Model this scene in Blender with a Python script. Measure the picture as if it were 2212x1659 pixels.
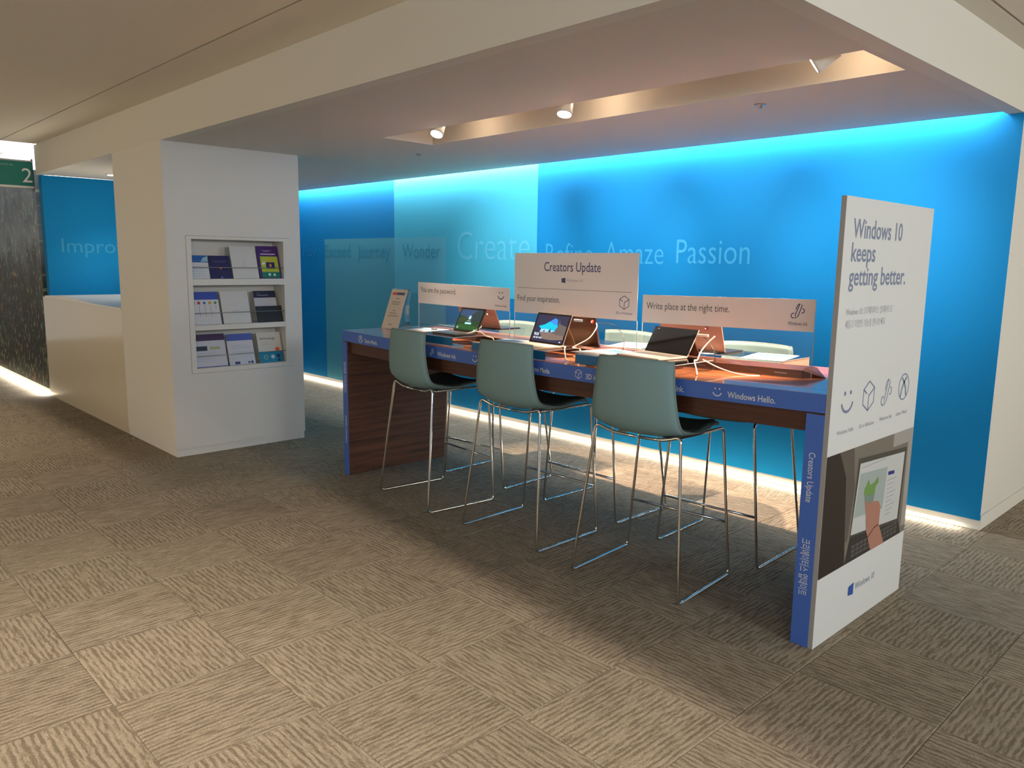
import bpy, math, random
from mathutils import Vector, Matrix, Euler

random.seed(7)
sc = bpy.context.scene
for o in list(bpy.data.objects): bpy.data.objects.remove(o)
COL = sc.collection
PI = math.pi

# ------------------------------------------------------------------ camera
FPX = 1688.87
CAMZ = 1.54
yaw, pit, rol = math.radians(46.3266), math.radians(8.848), math.radians(0.8002)
fw = Vector((-math.sin(yaw)*math.cos(pit), math.cos(yaw)*math.cos(pit), -math.sin(pit)))
rt = Vector((math.cos(yaw), math.sin(yaw), 0)); up = rt.cross(fw)
rt2 = math.cos(rol)*rt + math.sin(rol)*up; up2 = -math.sin(rol)*rt + math.cos(rol)*up
cam = bpy.data.cameras.new('camera'); camo = bpy.data.objects.new('camera', cam); COL.objects.link(camo)
M = Matrix((rt2, up2, -fw)).transposed().to_4x4(); M.translation = (0, 0, CAMZ)
camo.matrix_world = M
cam.sensor_width = 36; cam.lens = FPX/2212*36; cam.clip_start = 0.02
sc.camera = camo

# ------------------------------------------------------------------ world, light, exposure
vs = sc.view_settings
vs.view_transform = 'Standard'; vs.look = 'None'; vs.gamma = 1; vs.use_curve_mapping = False
vs.exposure = 0.0
w = bpy.data.worlds.new('world'); sc.world = w; w.use_nodes = True
bg = w.node_tree.nodes['Background']; bg.inputs[0].default_value = (1.0, .95, .87, 1); bg.inputs[1].default_value = .50

def light(name, kind, loc, energy, color, rot=None, to=None, **kw):
    l = bpy.data.lights.new(name, kind); l.energy = energy; l.color = color
    for k, v in kw.items(): setattr(l, k, v)
    o = bpy.data.objects.new(name, l); o.location = loc
    if to is not None: o.rotation_euler = (Vector(to)-Vector(loc)).to_track_quat('-Z', 'Y').to_euler()
    elif rot: o.rotation_euler = rot
    COL.objects.link(o); return o
WARM = (1, .80, .56); COOL = (.86, .95, 1.0); NEUT = (1, .93, .80)
# unseen strip lights added in made-up troughs to shape the floor's light edge
light('added_trough_light', 'AREA', (-1.72, -.5268, 2.93), 70, (1, .86, .70), rot=(.42, 0, -.0956), shape='RECTANGLE', size=5.04, size_y=.012, spread=math.radians(96))
light('added_trough_light', 'AREA', (-8.0, -.90, 2.93), 34, (1, .86, .70), rot=(.4, 0, 0), shape='RECTANGLE', size=3.0, size_y=.012, spread=math.radians(96))
# unseen area fills added around the hall, some cool, some warm
light('hall_fill_light', 'AREA', (3.4, 2.2, 2.60), 185, (.89, .95, 1), to=(.8, 3.0, .9), shape='RECTANGLE', size=1.6, size_y=1.6)
light('hall_fill_light', 'AREA', (2.6, 6.6, 2.60), 85, (1, .93, .76), to=(-1, 6.0, .9), shape='RECTANGLE', size=1.2, size_y=1.2)
light('hall_fill_light', 'AREA', (-6.5, -2.8, 2.62), 72, (1, .76, .46), to=(-6.8, 2.2, .8), shape='RECTANGLE', size=1.6, size_y=1.2)
light('hall_fill_light', 'AREA', (1.6, -1.2, 2.62), 85, (.92, .97, 1), to=(-1.8, 2.6, .5), shape='RECTANGLE', size=1.4, size_y=1.4)
light('hall_spot', 'SPOT', (-3.9, -.6, 2.66), 26, (1, .9, .72), to=(-3.6, .1, 0), spot_size=math.radians(64), spot_blend=.9, shadow_soft_size=.05)
# warm spots in the ceiling slot above the table
SLOTL = [(-4.19, 3.30, 2.395), (-3.09, 3.33, 2.395), (-1.62, 3.33, 2.41)]
for (x, y, z), t, e in zip(SLOTL, [(-3.92, 3.68, 1.05), (-2.88, 3.66, 1.05), (-2.15, 3.62, 1.05)], (720, 760, 860)):
    d = (Vector(t)-Vector((x, y, z))).normalized()
    light('table_spot', 'SPOT', Vector((x, y, z))+d*.055, e, (1, .72, .50), to=t, spot_size=math.radians(57), spot_blend=.6, shadow_soft_size=.025)
    light('slot_fill_light', 'POINT', (x+.05, y+.16, 2.47), 1.6, (1, .72, .46), shadow_soft_size=.03)  # unseen point light added to brighten the inside of the slot
# wall washers in the same slot, aimed at the blue wall
for x, tx, e in ((-4.60, -5.3, 85), (-3.9, -4.0, 70), (-3.0, -3.05, 52), (-2.1, -2.05, 78), (-1.5, -1.5, 20)):
    light('wall_spot', 'SPOT', (x, 3.60, 2.375), e*1.6, (.92, .97, 1), to=(tx, 5.1, 1.62), spot_size=math.radians(56), spot_blend=1, shadow_soft_size=.012)
# cove strip along the top of the blue wall, and the strip under its foot
light('cove_strip', 'AREA', (-5.5, 5.045, 2.50), 105, COOL, to=(-5.5, 5.075, 2.2), shape='RECTANGLE', size=8.1, size_y=.03)
light('foot_strip', 'AREA', (-5.5, 5.068, .052), 30, (1, .95, .84), to=(-5.5, 5.03, -.02), shape='RECTANGLE', size=8.2, size_y=.02)
light('panel_foot_strip', 'AREA', (-11.4, 2.20, .05), 30, (1, .95, .86), to=(-11.4, 2.16, -.02), shape='RECTANGLE', size=3.2, size_y=.02)
light('atrium_lamp', 'AREA', (-17.0, 2.7, 3.6), 420, (.88, .91, 1), to=(-17.0, 4.2, 3.3), shape='RECTANGLE', size=7, size_y=.4)
light('desk_spot', 'SPOT', (-8.99, 2.76, 2.36), 26, NEUT, to=(-8.99, 2.9, 1), spot_size=math.radians(110), spot_blend=.8, shadow_soft_size=.04)
light('desk_fill_light', 'AREA', (-8.7, 2.85, 1.20), 8, (1, .86, .66), to=(-8.8, 2.85, 2.3), shape='RECTANGLE', size=.7, size_y=.2)  # unseen uplight added to brighten the ceiling over the desk

# ------------------------------------------------------------------ materials
def mat(name, col=(.8, .8, .8), rough=.6, metal=0, emit=None, es=1, spec=.5, coat=0, alpha=None, bump=None, var=None, coat_rough=.05):
    m = bpy.data.materials.new(name); m.use_nodes = True; nt = m.node_tree; b = nt.nodes['Principled BSDF']
    b.inputs['Base Color'].default_value = (*col, 1); b.inputs['Roughness'].default_value = rough
    b.inputs['Metallic'].default_value = metal; b.inputs['Specular IOR Level'].default_value = spec
    b.inputs['Coat Weight'].default_value = coat; b.inputs['Coat Roughness'].default_value = coat_rough
    if emit: b.inputs['Emission Color'].default_value = (*emit, 1); b.inputs['Emission Strength'].default_value = es
    if bump or var:
        tc = nt.nodes.new('ShaderNodeTexCoord'); n = nt.nodes.new('ShaderNodeTexNoise')
        sc_ = (bump or var)[0]; n.inputs['Scale'].default_value = sc_; n.inputs['Detail'].default_value = 3
        nt.links.new(tc.outputs['Object'], n.inputs['Vector'])
        if bump:
            bp = nt.nodes.new('ShaderNodeBump'); bp.inputs['Strength'].default_value = bump[1]; bp.inputs['Distance'].default_value = .002
            nt.links.new(n.outputs['Fac'], bp.inputs['Height']); nt.links.new(bp.outputs['Normal'], b.inputs['Normal'])
        if var:
            mx = nt.nodes.new('ShaderNodeMix'); mx.data_type = 'RGBA'
            mx.inputs[6].default_value = (*[c*(1-var[1]) for c in col], 1); mx.inputs[7].default_value = (*[min(1, c*(1+var[1])) for c in col], 1)
            nt.links.new(n.outputs['Fac'], mx.inputs[0]); nt.links.new(mx.outputs[2], b.inputs['Base Color'])
    return m
def s2l(r, g, b):
    return tuple((c/255/12.92 if c/255 <= .04045 else ((c/255+.055)/1.055)**2.4) for c in (r, g, b))

PAINT = mat('white_paint', (.70, .68, .63), .55, bump=(400, .05), spec=.3)
PAINTC = mat('ceiling_paint', (.64, .61, .56), .8, bump=(300, .05), spec=.2)
BULK = mat('bulkhead_paint', (.68, .66, .60), .75, bump=(300, .05), spec=.2)
GLOSSW = mat('glossy_cream_panel', (.66, .60, .47), .12, spec=.5)
BLACK = mat('black', (.006, .006, .006), .6)
BLUEW = mat('blue_wall_covering', (.0, .225, .53), .7, bump=(500, .3), var=(260, .10), spec=.25)
RECT1 = mat('light_blue_print', (.06, .46, .66), .7, bump=(500, .3), var=(260, .08), spec=.25)
RECT2 = mat('pale_teal_print', (.085, .36, .50), .7, bump=(500, .3), var=(260, .08), spec=.25)
RECT12 = mat('pale_overlap_print', (.11, .46, .64), .7, bump=(500, .3), var=(260, .08), spec=.25)
WLETTER = mat('light_wall_letters', (.035, .36, .66), .65)
WLETTER2 = mat('faint_wall_letters', (.012, .27, .62), .65)
WLETTER3 = mat('teal_wall_letters', (.02, .30, .50), .65)
WLETTERC = mat('pale_wall_letters', (.11, .52, .76), .65)
WHITEB = mat('white_base', (.78, .76, .70), .5)
CHROME = mat('chrome', (.72, .71, .69), .14, metal=1)
STEEL = mat('grey_steel', (.35, .35, .34), .35, metal=.8)
FABRIC = mat('grey_teal_fabric', (.205, .325, .34), .85, bump=(900, .5), var=(700, .12), spec=.2)
PIPING = mat('grey_teal_piping', (.17, .235, .23), .8)
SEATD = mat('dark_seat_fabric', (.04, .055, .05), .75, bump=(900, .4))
VINYL = mat('blue_vinyl', (.055, .14, .50), .45, spec=.4)
WTEXT = mat('white_lettering', (.62, .66, .72), .5)
BANNER = mat('white_banner_board', (.66, .67, .66), .5, spec=.3)
BEDGE = mat('grey_board_edge', (.32, .31, .30), .6)
BTEXT = mat('slate_blue_lettering', (.17, .21, .32), .5)
GTEXT = mat('grey_lettering', (.36, .36, .38), .5)
LOGOB = mat('logo_blue', (.03, .09, .36), .5)
SIGNW = mat('white_sign_card', (.75, .73, .76), .55, spec=.3)
STEXT = mat('dark_grey_lettering', (.09, .085, .10), .5)
STEXTB = mat('navy_lettering', (.045, .05, .16), .5)
PAPER = mat('white_paper', (.70, .69, .68), .6, spec=.3)
PBLUE = mat('blue_print', (.05, .25, .50), .5)
CREAM = mat('cream_panel', (.62, .52, .42), .5)
COPPER = mat('copper_lid', (.70, .38, .26), .38, metal=.25)
DEVBLK = mat('black_bezel', (.006, .006, .007), .12, spec=.5)
DEVGREY = mat('dark_device', (.03, .03, .033), .3)
SILVER = mat('silver_device', (.62, .57, .50), .32, metal=.5)
CHAMP = mat('champagne_device', (.72, .62, .47), .35, metal=.2)
KEYG = mat('grey_key', (.10, .09, .085), .5)
WCABLE = mat('white_cable', (.75, .66, .56), .4)
BCABLE = mat('black_cable', (.012, .012, .012), .4)
GREEN = mat('green_sign', (.003, .16, .12), .4)
def emat(name, c, s):
    return mat(name, (0, 0, 0), .4, emit=c, es=s, spec=.2)
LAMPF = emat('lamp_face', (1, .93, .82), 14)
REDLED = emat('red_led', (1, .10, .08), 12)
GRNLED = emat('green_led', (.05, .9, .2), 4)
WLED = emat('white_led', (1, .75, .6), 12)

def acrylic(name, tint, gl=.10):
    m = bpy.data.materials.new(name); m.use_nodes = True; nt = m.node_tree; nt.nodes.clear()
    out = nt.nodes.new('ShaderNodeOutputMaterial'); mix = nt.nodes.new('ShaderNodeMixShader')
    tr = nt.nodes.new('ShaderNodeBsdfTransparent'); tr.inputs[0].default_value = (*tint, 1)
    g = nt.nodes.new('ShaderNodeBsdfGlossy'); g.inputs['Roughness'].default_value = .03
    lw = nt.nodes.new('ShaderNodeLayerWeight'); pw = nt.nodes.new('ShaderNodeMath'); pw.operation = 'POWER'; pw.inputs[1].default_value = 5
    ma = nt.nodes.new('ShaderNodeMath'); ma.operation = 'MULTIPLY_ADD'; ma.inputs[1].default_value = .9; ma.inputs[2].default_value = .035
    nt.links.new(lw.outputs['Facing'], pw.inputs[0]); nt.links.new(pw.outputs[0], ma.inputs[0])
    nt.links.new(ma.outputs[0], mix.inputs[0]); nt.links.new(tr.outputs[0], mix.inputs[1]); nt.links.new(g.outputs[0], mix.inputs[2])
    nt.links.new(mix.outputs[0], out.inputs[0]); return m
ACRYL = acrylic('clear_acrylic', (.95, .96, .97))
ACRYLE = mat('acrylic_edge', (.55, .62, .66), .2)

def wood(name, c1, c2, scale, rough, coat, spec=.5):
    m = bpy.data.materials.new(name); m.use_nodes = True; nt = m.node_tree; b = nt.nodes['Principled BSDF']
    N = nt.nodes.new; L = nt.links.new
    tc = N('ShaderNodeTexCoord'); mp = N('ShaderNodeMapping'); mp.inputs['Scale'].default_value = scale
    n1 = N('ShaderNodeTexNoise'); n1.inputs['Scale'].default_value = 1; n1.inputs['Detail'].default_value = 6; n1.inputs['Distortion'].default_value = .6
    n2 = N('ShaderNodeTexNoise'); n2.inputs['Scale'].default_value = 5; n2.inputs['Detail'].default_value = 4
    L(tc.outputs['Object'], mp.inputs[0]); L(mp.outputs[0], n1.inputs['Vector']); L(mp.outputs[0], n2.inputs['Vector'])
    ad = N('ShaderNodeMath'); ad.operation = 'MULTIPLY_ADD'; ad.inputs[1].default_value = .45
    L(n2.outputs['Fac'], ad.inputs[0]); L(n1.outputs['Fac'], ad.inputs[2])
    r = N('ShaderNodeValToRGB'); r.color_ramp.elements[0].position = .52; r.color_ramp.elements[1].position = .92
    r.color_ramp.elements[0].color = (*c1, 1); r.color_ramp.elements[1].color = (*c2, 1)
    L(ad.outputs[0], r.inputs[0]); L(r.outputs[0], b.inputs['Base Color'])
    b.inputs['Roughness'].default_value = rough; b.inputs['Coat Weight'].default_value = coat; b.inputs['Coat Roughness'].default_value = .04
    b.inputs['Specular IOR Level'].default_value = spec
    return m
WOODT = wood('mahogany_top', (.30, .085, .032), (.58, .21, .08), (1.5, 22, 8), .30, 1)
WOODL = wood('mahogany_panel', (.045, .012, .006), (.14, .045, .018), (10, 1.4, 38), .55, 0)
WOODD = wood('mahogany_apron', (.035, .009, .005), (.085, .026, .011), (1.6, 8, 40), .45, 0)

def carpet(name, swap=False, rnd=True):
    m = bpy.data.materials.new(name); m.use_nodes = True; nt = m.node_tree; b = nt.nodes['Principled BSDF']
    N = nt.nodes.new; L = nt.links.new
    tc = N('ShaderNodeTexCoord')
    vec = tc.outputs['Object']
    if rnd:
        oi = N('ShaderNodeObjectInfo'); ml = N('ShaderNodeMath'); ml.operation = 'MULTIPLY'; ml.inputs[1].default_value = 57
        L(oi.outputs['Random'], ml.inputs[0]); cb = N('ShaderNodeCombineXYZ')
        for i in range(3): L(ml.outputs[0], cb.inputs[i])
        va = N('ShaderNodeVectorMath'); va.operation = 'ADD'; L(vec, va.inputs[0]); L(cb.outputs[0], va.inputs[1]); vec = va.outputs[0]
    def nz(scale, sxy, det, rough=.5):
        mp = N('ShaderNodeMapping'); mp.inputs['Scale'].default_value = (sxy[1], sxy[0], 1) if swap else (*sxy, 1)
        L(vec, mp.inputs[0]); n = N('ShaderNodeTexNoise'); n.inputs['Scale'].default_value = scale; n.inputs['Detail'].default_value = det
        n.inputs['Roughness'].default_value = rough; L(mp.outputs[0], n.inputs['Vector']); return n.outputs['Fac']
    st0 = nz(1, (12, 95), 3, .62)          # broken ribs along x
    wv = N('ShaderNodeTexWave'); wv.wave_type = 'BANDS'; wv.bands_direction = 'X' if swap else 'Y'
    wv.inputs['Scale'].default_value = 14; wv.inputs['Distortion'].default_value = 3.2; wv.inputs['Detail'].default_value = 2
    wv.inputs['Detail Scale'].default_value = 1.4; wv.inputs['Detail Roughness'].default_value = .6; L(vec, wv.inputs['Vector'])
    sm = N('ShaderNodeMath'); sm.operation = 'MULTIPLY_ADD'; sm.inputs[1].default_value = .17; L(wv.outputs['Fac'], sm.inputs[0])
    s8 = N('ShaderNodeMath'); s8.operation = 'MULTIPLY'; s8.inputs[1].default_value = .80; L(st0, s8.inputs[0]); L(s8.outputs[0], sm.inputs[2]); st = sm.outputs[0]
    fine = nz(260, (1, 1), 2)            # tufts
    big = nz(3, (1, 1), 2)
    r = N('ShaderNodeValToRGB'); r.color_ramp.elements[0].position = .38; r.color_ramp.elements[1].position = .56
    r.color_ramp.elements[0].color = (.155, .124, .088, 1); r.color_ramp.elements[1].color = (.285, .240, .180, 1)
    L(st, r.inputs[0])
    mx = N('ShaderNodeMix'); mx.data_type = 'RGBA'; mx.blend_type = 'MULTIPLY'; mx.inputs[0].default_value = 1
    mr = N('ShaderNodeMapRange'); mr.inputs['From Min'].default_value = .3; mr.inputs['From Max'].default_value = .7; mr.inputs['To Min'].default_value = .72; mr.inputs['To Max'].default_value = 1.22
    L(fine, mr.inputs[0]); L(r.outputs[0], mx.inputs[6]); L(mr.outputs[0], mx.inputs[7])
    mx2 = N('ShaderNodeMix'); mx2.data_type = 'RGBA'; mx2.blend_type = 'MULTIPLY'; mx2.inputs[0].default_value = 1
    mr2 = N('ShaderNodeMapRange'); mr2.inputs['To Min'].default_value = .86; mr2.inputs['To Max'].default_value = 1.14
    L(big, mr2.inputs[0]); L(mx.outputs[2], mx2.inputs[6]); L(mr2.outputs[0], mx2.inputs[7])
    last = mx2.outputs[2]
    if rnd:
        mx3 = N('ShaderNodeMix'); mx3.data_type = 'RGBA'; mx3.blend_type = 'MULTIPLY'; mx3.inputs[0].default_value = 1
        mr3 = N('ShaderNodeMapRange'); mr3.inputs['To Min'].default_value = .93; mr3.inputs['To Max'].default_value = 1.07
        L(oi.outputs['Random'], mr3.inputs[0]); L(last, mx3.inputs[6]); L(mr3.outputs[0], mx3.inputs[7]); last = mx3.outputs[2]
    L(last, b.inputs['Base Color'])
    b.inputs['Roughness'].default_value = .95; b.inputs['Specular IOR Level'].default_value = .1
    ad = N('ShaderNodeMath'); ad.operation = 'MULTIPLY_ADD'; ad.inputs[1].default_value = .35; L(fine, ad.inputs[0]); L(st, ad.inputs[2])
    bp = N('ShaderNodeBump'); bp.inputs['Strength'].default_value = .6; bp.inputs['Distance'].default_value = .004
    L(ad.outputs[0], bp.inputs['Height']); L(bp.outputs['Normal'], b.inputs['Normal'])
    return m
CARP = carpet('ribbed_carpet')
CARPX = carpet('ribbed_carpet_along', False, False); CARPY = carpet('ribbed_carpet_across', True, False)

# ------------------------------------------------------------------ mesh helpers
def tag(o, label=None, cat=None, group=None, kind=None):
    if label: o['label'] = label
    if cat: o['category'] = cat
    if group: o['group'] = group
    if kind: o['kind'] = kind
    return o
def empty(name, loc=(0, 0, 0), rz=0):
    o = bpy.data.objects.new(name, None); o.empty_display_size = .05; o.location = loc; o.rotation_euler = (0, 0, rz); COL.objects.link(o); return o

class MB:
    def __init__(s): s.v = []; s.f = []; s.sm = []
    def add(s, vs, fs, smooth=False):
        n = len(s.v); s.v += [tuple(v) for v in vs]; s.f += [tuple(i+n for i in f) for f in fs]; s.sm += [smooth]*len(fs); return s
    def box(s, x0, x1, y0, y1, z0, z1, M=None):
        vs = [Vector(p) for p in ((x0, y0, z0), (x1, y0, z0), (x1, y1, z0), (x0, y1, z0), (x0, y0, z1), (x1, y0, z1), (x1, y1, z1), (x0, y1, z1))]
        if M: vs = [M @ v for v in vs]
        return s.add(vs, [(0, 3, 2, 1), (4, 5, 6, 7), (0, 1, 5, 4), (1, 2, 6, 5), (2, 3, 7, 6), (3, 0, 4, 7)])
    def prism(s, poly, z0, z1):
        n = len(poly)
        a = sum(poly[i][0]*poly[(i+1) % n][1]-poly[(i+1) % n][0]*poly[i][1] for i in range(n))
        if a < 0: poly = poly[::-1]
        vs = [(x, y, z0) for x, y in poly]+[(x, y, z1) for x, y in poly]
        return s.add(vs, [tuple(range(n))[::-1], tuple(range(n, 2*n))]+[(i, (i+1) % n, n+(i+1) % n, n+i) for i in range(n)])
    def sagbox(s, x0, x1, y0, y1, z0, z1, n=24):
        vs = []; fs = []
        for i in range(n+1):
            x = x0+(x1-x0)*i/n; g = sag(x); vs += [(x, y0, z0+g), (x, y1, z0+g), (x, y1, z1+g), (x, y0, z1+g)]
        for i in range(n):
            a = 4*i; b = a+4
            for j in range(4): k = (j+1) % 4; fs.append((a+j, a+k, b+k, b+j))
        fs += [(0, 3, 2, 1), (4*n, 4*n+1, 4*n+2, 4*n+3)]
        fs = [tuple(reversed(f)) for f in fs]
        return s.add(vs, fs)
    def tube(s, pts, r, seg=8, closed=False):
        pts = [Vector(p) for p in pts]; n = len(pts); rings = []; up_ = None
        for i, p in enumerate(pts):
            if closed: t = (pts[(i+1) % n]-pts[i-1])
            else: t = pts[min(i+1, n-1)]-pts[max(i-1, 0)]
            t.normalize()
            if up_ is None: up_ = t.orthogonal().normalized()
            up_ = (up_-t*up_.dot(t)).normalized(); b = t.cross(up_)
            rr = r[i] if isinstance(r, (list, tuple)) else r
            rings.append([p+(up_*math.cos(2*PI*k/seg)+b*math.sin(2*PI*k/seg))*rr for k in range(seg)])
        vs = [v for rg in rings for v in rg]; fs = []
        for i in range(n if closed else n-1):
            a = i*seg; b_ = ((i+1) % n)*seg
            for k in range(seg): k2 = (k+1) % seg; fs.append((a+k, a+k2, b_+k2, b_+k))
        if not closed: fs += [tuple(range(seg))[::-1], tuple(range((n-1)*seg, n*seg))]
        return s.add(vs, fs, True)
    def cyl(s, p0, p1, r0, r1=None, seg=20):
        return s.tube([p0, p1], [r0, r0 if r1 is None else r1], seg)
    def build(s, name, m, parent=None, loc=None, bevel=0, autos=False):
        me = bpy.data.meshes.new(name); me.from_pydata(s.v, [], s.f); me.materials.append(m)
        for p, q in zip(me.polygons, s.sm): p.use_smooth = q
        me.update()
        o = bpy.data.objects.new(name, me); COL.objects.link(o)
        if parent: o.parent = parent
        if loc: o.location = loc
        if bevel:
            b = o.modifiers.new('bevel', 'BEVEL'); b.width = bevel; b.segments = 2; b.limit_method = 'ANGLE'
        return o
def fillet(pts, r, n=5):
    pts = [Vector(p) for p in pts]; out = [pts[0]]
    for i in range(1, len(pts)-1):
        a, b, c = pts[i-1], pts[i], pts[i+1]; d1 = (a-b); d2 = (c-b)
        rr = min(r, d1.length*.45, d2.length*.45); p = b+d1.normalized()*rr; q = b+d2.normalized()*rr
        for k in range(n+1):
            t = k/n; out.append(p*(1-t)**2+b*2*t*(1-t)+q*t*t)
    out.append(pts[-1]); return out
def spline(pts, n=8):
    P = [Vector(p) for p in pts]; P = [2*P[0]-P[1]]+P+[2*P[-1]-P[-2]]; out = []
    for i in range(1, len(P)-2):
        for k in range(n):
            t = k/n; a, b, c, d = P[i-1:i+3]
            out.append(.5*((2*b)+(c-a)*t+(2*a-5*b+4*c-d)*t*t+(3*b-a-3*c+d)*t**3))
    out.append(P[-2]); return out

# ---- flat print: text and drawings laid on a plane (o, eu, ev) -----
_tc = {}
def text_mesh(s, bold=0):
    if (s, bold) in _tc: return _tc[s, bold]
    c = bpy.data.curves.new('lettering', 'FONT'); c.body = s; c.size = 1; c.resolution_u = 3; c.offset = bold
    o = bpy.data.objects.new('lettering', c)
    me = bpy.data.meshes.new_from_object(o)
    v = [(p.co.x, p.co.y) for p in me.vertices]; f = [tuple(p.vertices) for p in me.polygons]
    bpy.data.objects.remove(o); bpy.data.meshes.remove(me); bpy.data.curves.remove(c)
    _tc[s, bold] = (v, f); return v, f
CAPH = max(p[1] for p in text_mesh('H')[0])
class Flat:
    """2-D shapes on a plane, collected in one mesh"""
    def __init__(s, o, eu, ev):
        s.o = Vector(o); s.eu = Vector(eu).normalized(); s.ev = Vector(ev).normalized(); s.n = s.eu.cross(s.ev); s.m = MB()
    def P(s, u, v, h=0): return s.o+s.eu*u+s.ev*v+s.n*h
    def poly(s, pts, h=.0006):
        a = sum(pts[i][0]*pts[(i+1) % len(pts)][1]-pts[(i+1) % len(pts)][0]*pts[i][1] for i in range(len(pts)))
        if a < 0: pts = pts[::-1]
        s.m.add([s.P(u, v, h) for u, v in pts], [tuple(range(len(pts)))]); return s
    def rect(s, u0, v0, u1, v1, h=.0006): return s.poly([(u0, v0), (u1, v0), (u1, v1), (u0, v1)], h)
    def disc(s, u, v, r, h=.0006, n=20, ry=None):
        return s.poly([(u+r*math.cos(2*PI*k/n), v+(ry or r)*math.sin(2*PI*k/n)) for k in range(n)], h)
    def stroke(s, pts, w, h=.0006, closed=False):
        n = len(pts); L = []; R = []
        for i in range(n):
            if closed: a, c = pts[i-1], pts[(i+1) % n]
            else: a, c = pts[max(i-1, 0)], pts[min(i+1, n-1)]
            d = Vector((c[0]-a[0], c[1]-a[1]));  d = d.normalized() if d.length else Vector((1, 0))
            nx, ny = -d.y*w/2, d.x*w/2
            L.append((pts[i][0]+nx, pts[i][1]+ny)); R.append((pts[i][0]-nx, pts[i][1]-ny))
        for i in range(n if closed else n-1):
            j = (i+1) % n; s.poly([L[i], R[i], R[j], L[j]], h)
        return s
    def lines(s, segs, w, h=.0006):
        for a, b in segs: s.stroke([a, b], w, h)
        return s
    def arc(s, u, v, r, a0, a1, w, h=.0006, n=14):
        return s.stroke([(u+r*math.cos(math.radians(a0+(a1-a0)*k/n)), v+r*math.sin(math.radians(a0+(a1-a0)*k/n))) for k in range(n+1)], w, h)
    def text(s, t, u, v, cap, width=None, bold=0, h=.0006):
        vv, ff = text_mesh(t, bold)
        k = cap/CAPH; x0 = min(p[0] for p in vv); x1 = max(p[0] for p in vv); kx = k*.88
        if width: kx = width/(x1-x0)
        s.m.add([s.P(u+(p[0]-x0)*kx, v+p[1]*k, h) for p in vv], ff); return s
    def smile(s, u, v, r, h=.0006):     # centred icon, r = half width
        s.disc(u-.46*r, v+.62*r, .16*r, h); s.disc(u+.46*r, v+.62*r, .16*r, h)
        return s.arc(u, v+.25*r, .95*r, 200, 340, .2*r, h)
    def cube(s, u, v, r, w=.14, h=.0006):
        p = [(u+r*.87*a, v+r*b) for a, b in ((0, 1), (1, .5), (1, -.5), (0, -1), (-1, -.5), (-1, .5))]
        s.stroke(p, w*r, h, True); s.lines([((u, v), (u, v-r)), ((u, v), (u+.87*r, v+.5*r)), ((u-.87*r, v+.5*r), (u-.3*r, v+.18*r))], w*r, h); return s
    def pen(s, u, v, r, w=.13, h=.0006):
        def T(a, b): c_, s_ = math.cos(.35), math.sin(.35); return (u+r*(a*c_+b*s_), v+r*(-a*s_+b*c_))
        s.stroke([T(-.17, .85), T(.17, .85), T(.2, -.6), T(0, -1), T(-.2, -.6)], w*r, h, True)
        s.stroke([T(-.17, .9), T(-.38, .6), T(-.38, .05)], w*r, h)
        s.arc(u-.62*r, v-.60*r, .30*r, 75, 300, w*r, h); s.arc(u+.50*r, v+.02*r, .26*r, -110, 90, w*r, h); return s
    def pad(s, u, v, r, w=.13, h=.0006):
        s.stroke([(u+r*math.cos(k*PI/14), v+r*math.sin(k*PI/14)) for k in range(28)], w*r, h, True)
        s.stroke([(u-.55*r, v-.75*r), (u-.35*r, v-.1*r), (u, v+.35*r), (u+.45*r, v+.72*r)], .2*r, h)
        s.stroke([(u+.55*r, v-.75*r), (u+.35*r, v-.1*r), (u, v+.35*r), (u-.45*r, v+.72*r)], .2*r, h); return s
    def window(s, u, v, r, h=.0006):
        g = .05*r
        for a0, a1, l0, l1, t0, t1 in ((-1, -g, -.74, -.86, .74, .86), (g, 1, -.87, -1, .87, 1)):
            s.poly([(u+a0*r, v+g*r), (u+a1*r, v+g*r), (u+a1*r, v+t1*r), (u+a0*r, v+t0*r)], h)
            s.poly([(u+a0*r, v+l0*r), (u+a1*r, v+l1*r), (u+a1*r, v-g*r), (u+a0*r, v-g*r)], h)
        return s
    def build(s, name, m, parent=None):
        o = s.m.build(name, m, parent)
        if len(s.m.f) > 1: o['kind'] = 'stuff'
        return o
def ondesk(o, parent):   # keep world coordinates of a mesh when parenting to an empty
    o.parent = parent; o.matrix_parent_inverse = parent_mat(parent).inverted(); return o
def parent_mat(p): return Matrix.Translation(p.location) @ p.rotation_euler.to_matrix().to_4x4()
def wbuild(mb, name, m, parent, **k):
    o = mb.build(name, m, None, **k); ondesk(o, parent); return o

ZC, ZU = 2.39, 2.69
XE, YF, YW = -1.305, 2.21, 5.10      # end plane of the booth, bulkhead plane, blue wall
XW = -9.65
def struct(name, mb, m, parent=None, **k):
    o = mb.build(name, m, parent, **k)
    if parent is None: o['kind'] = 'structure'
    return o

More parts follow.
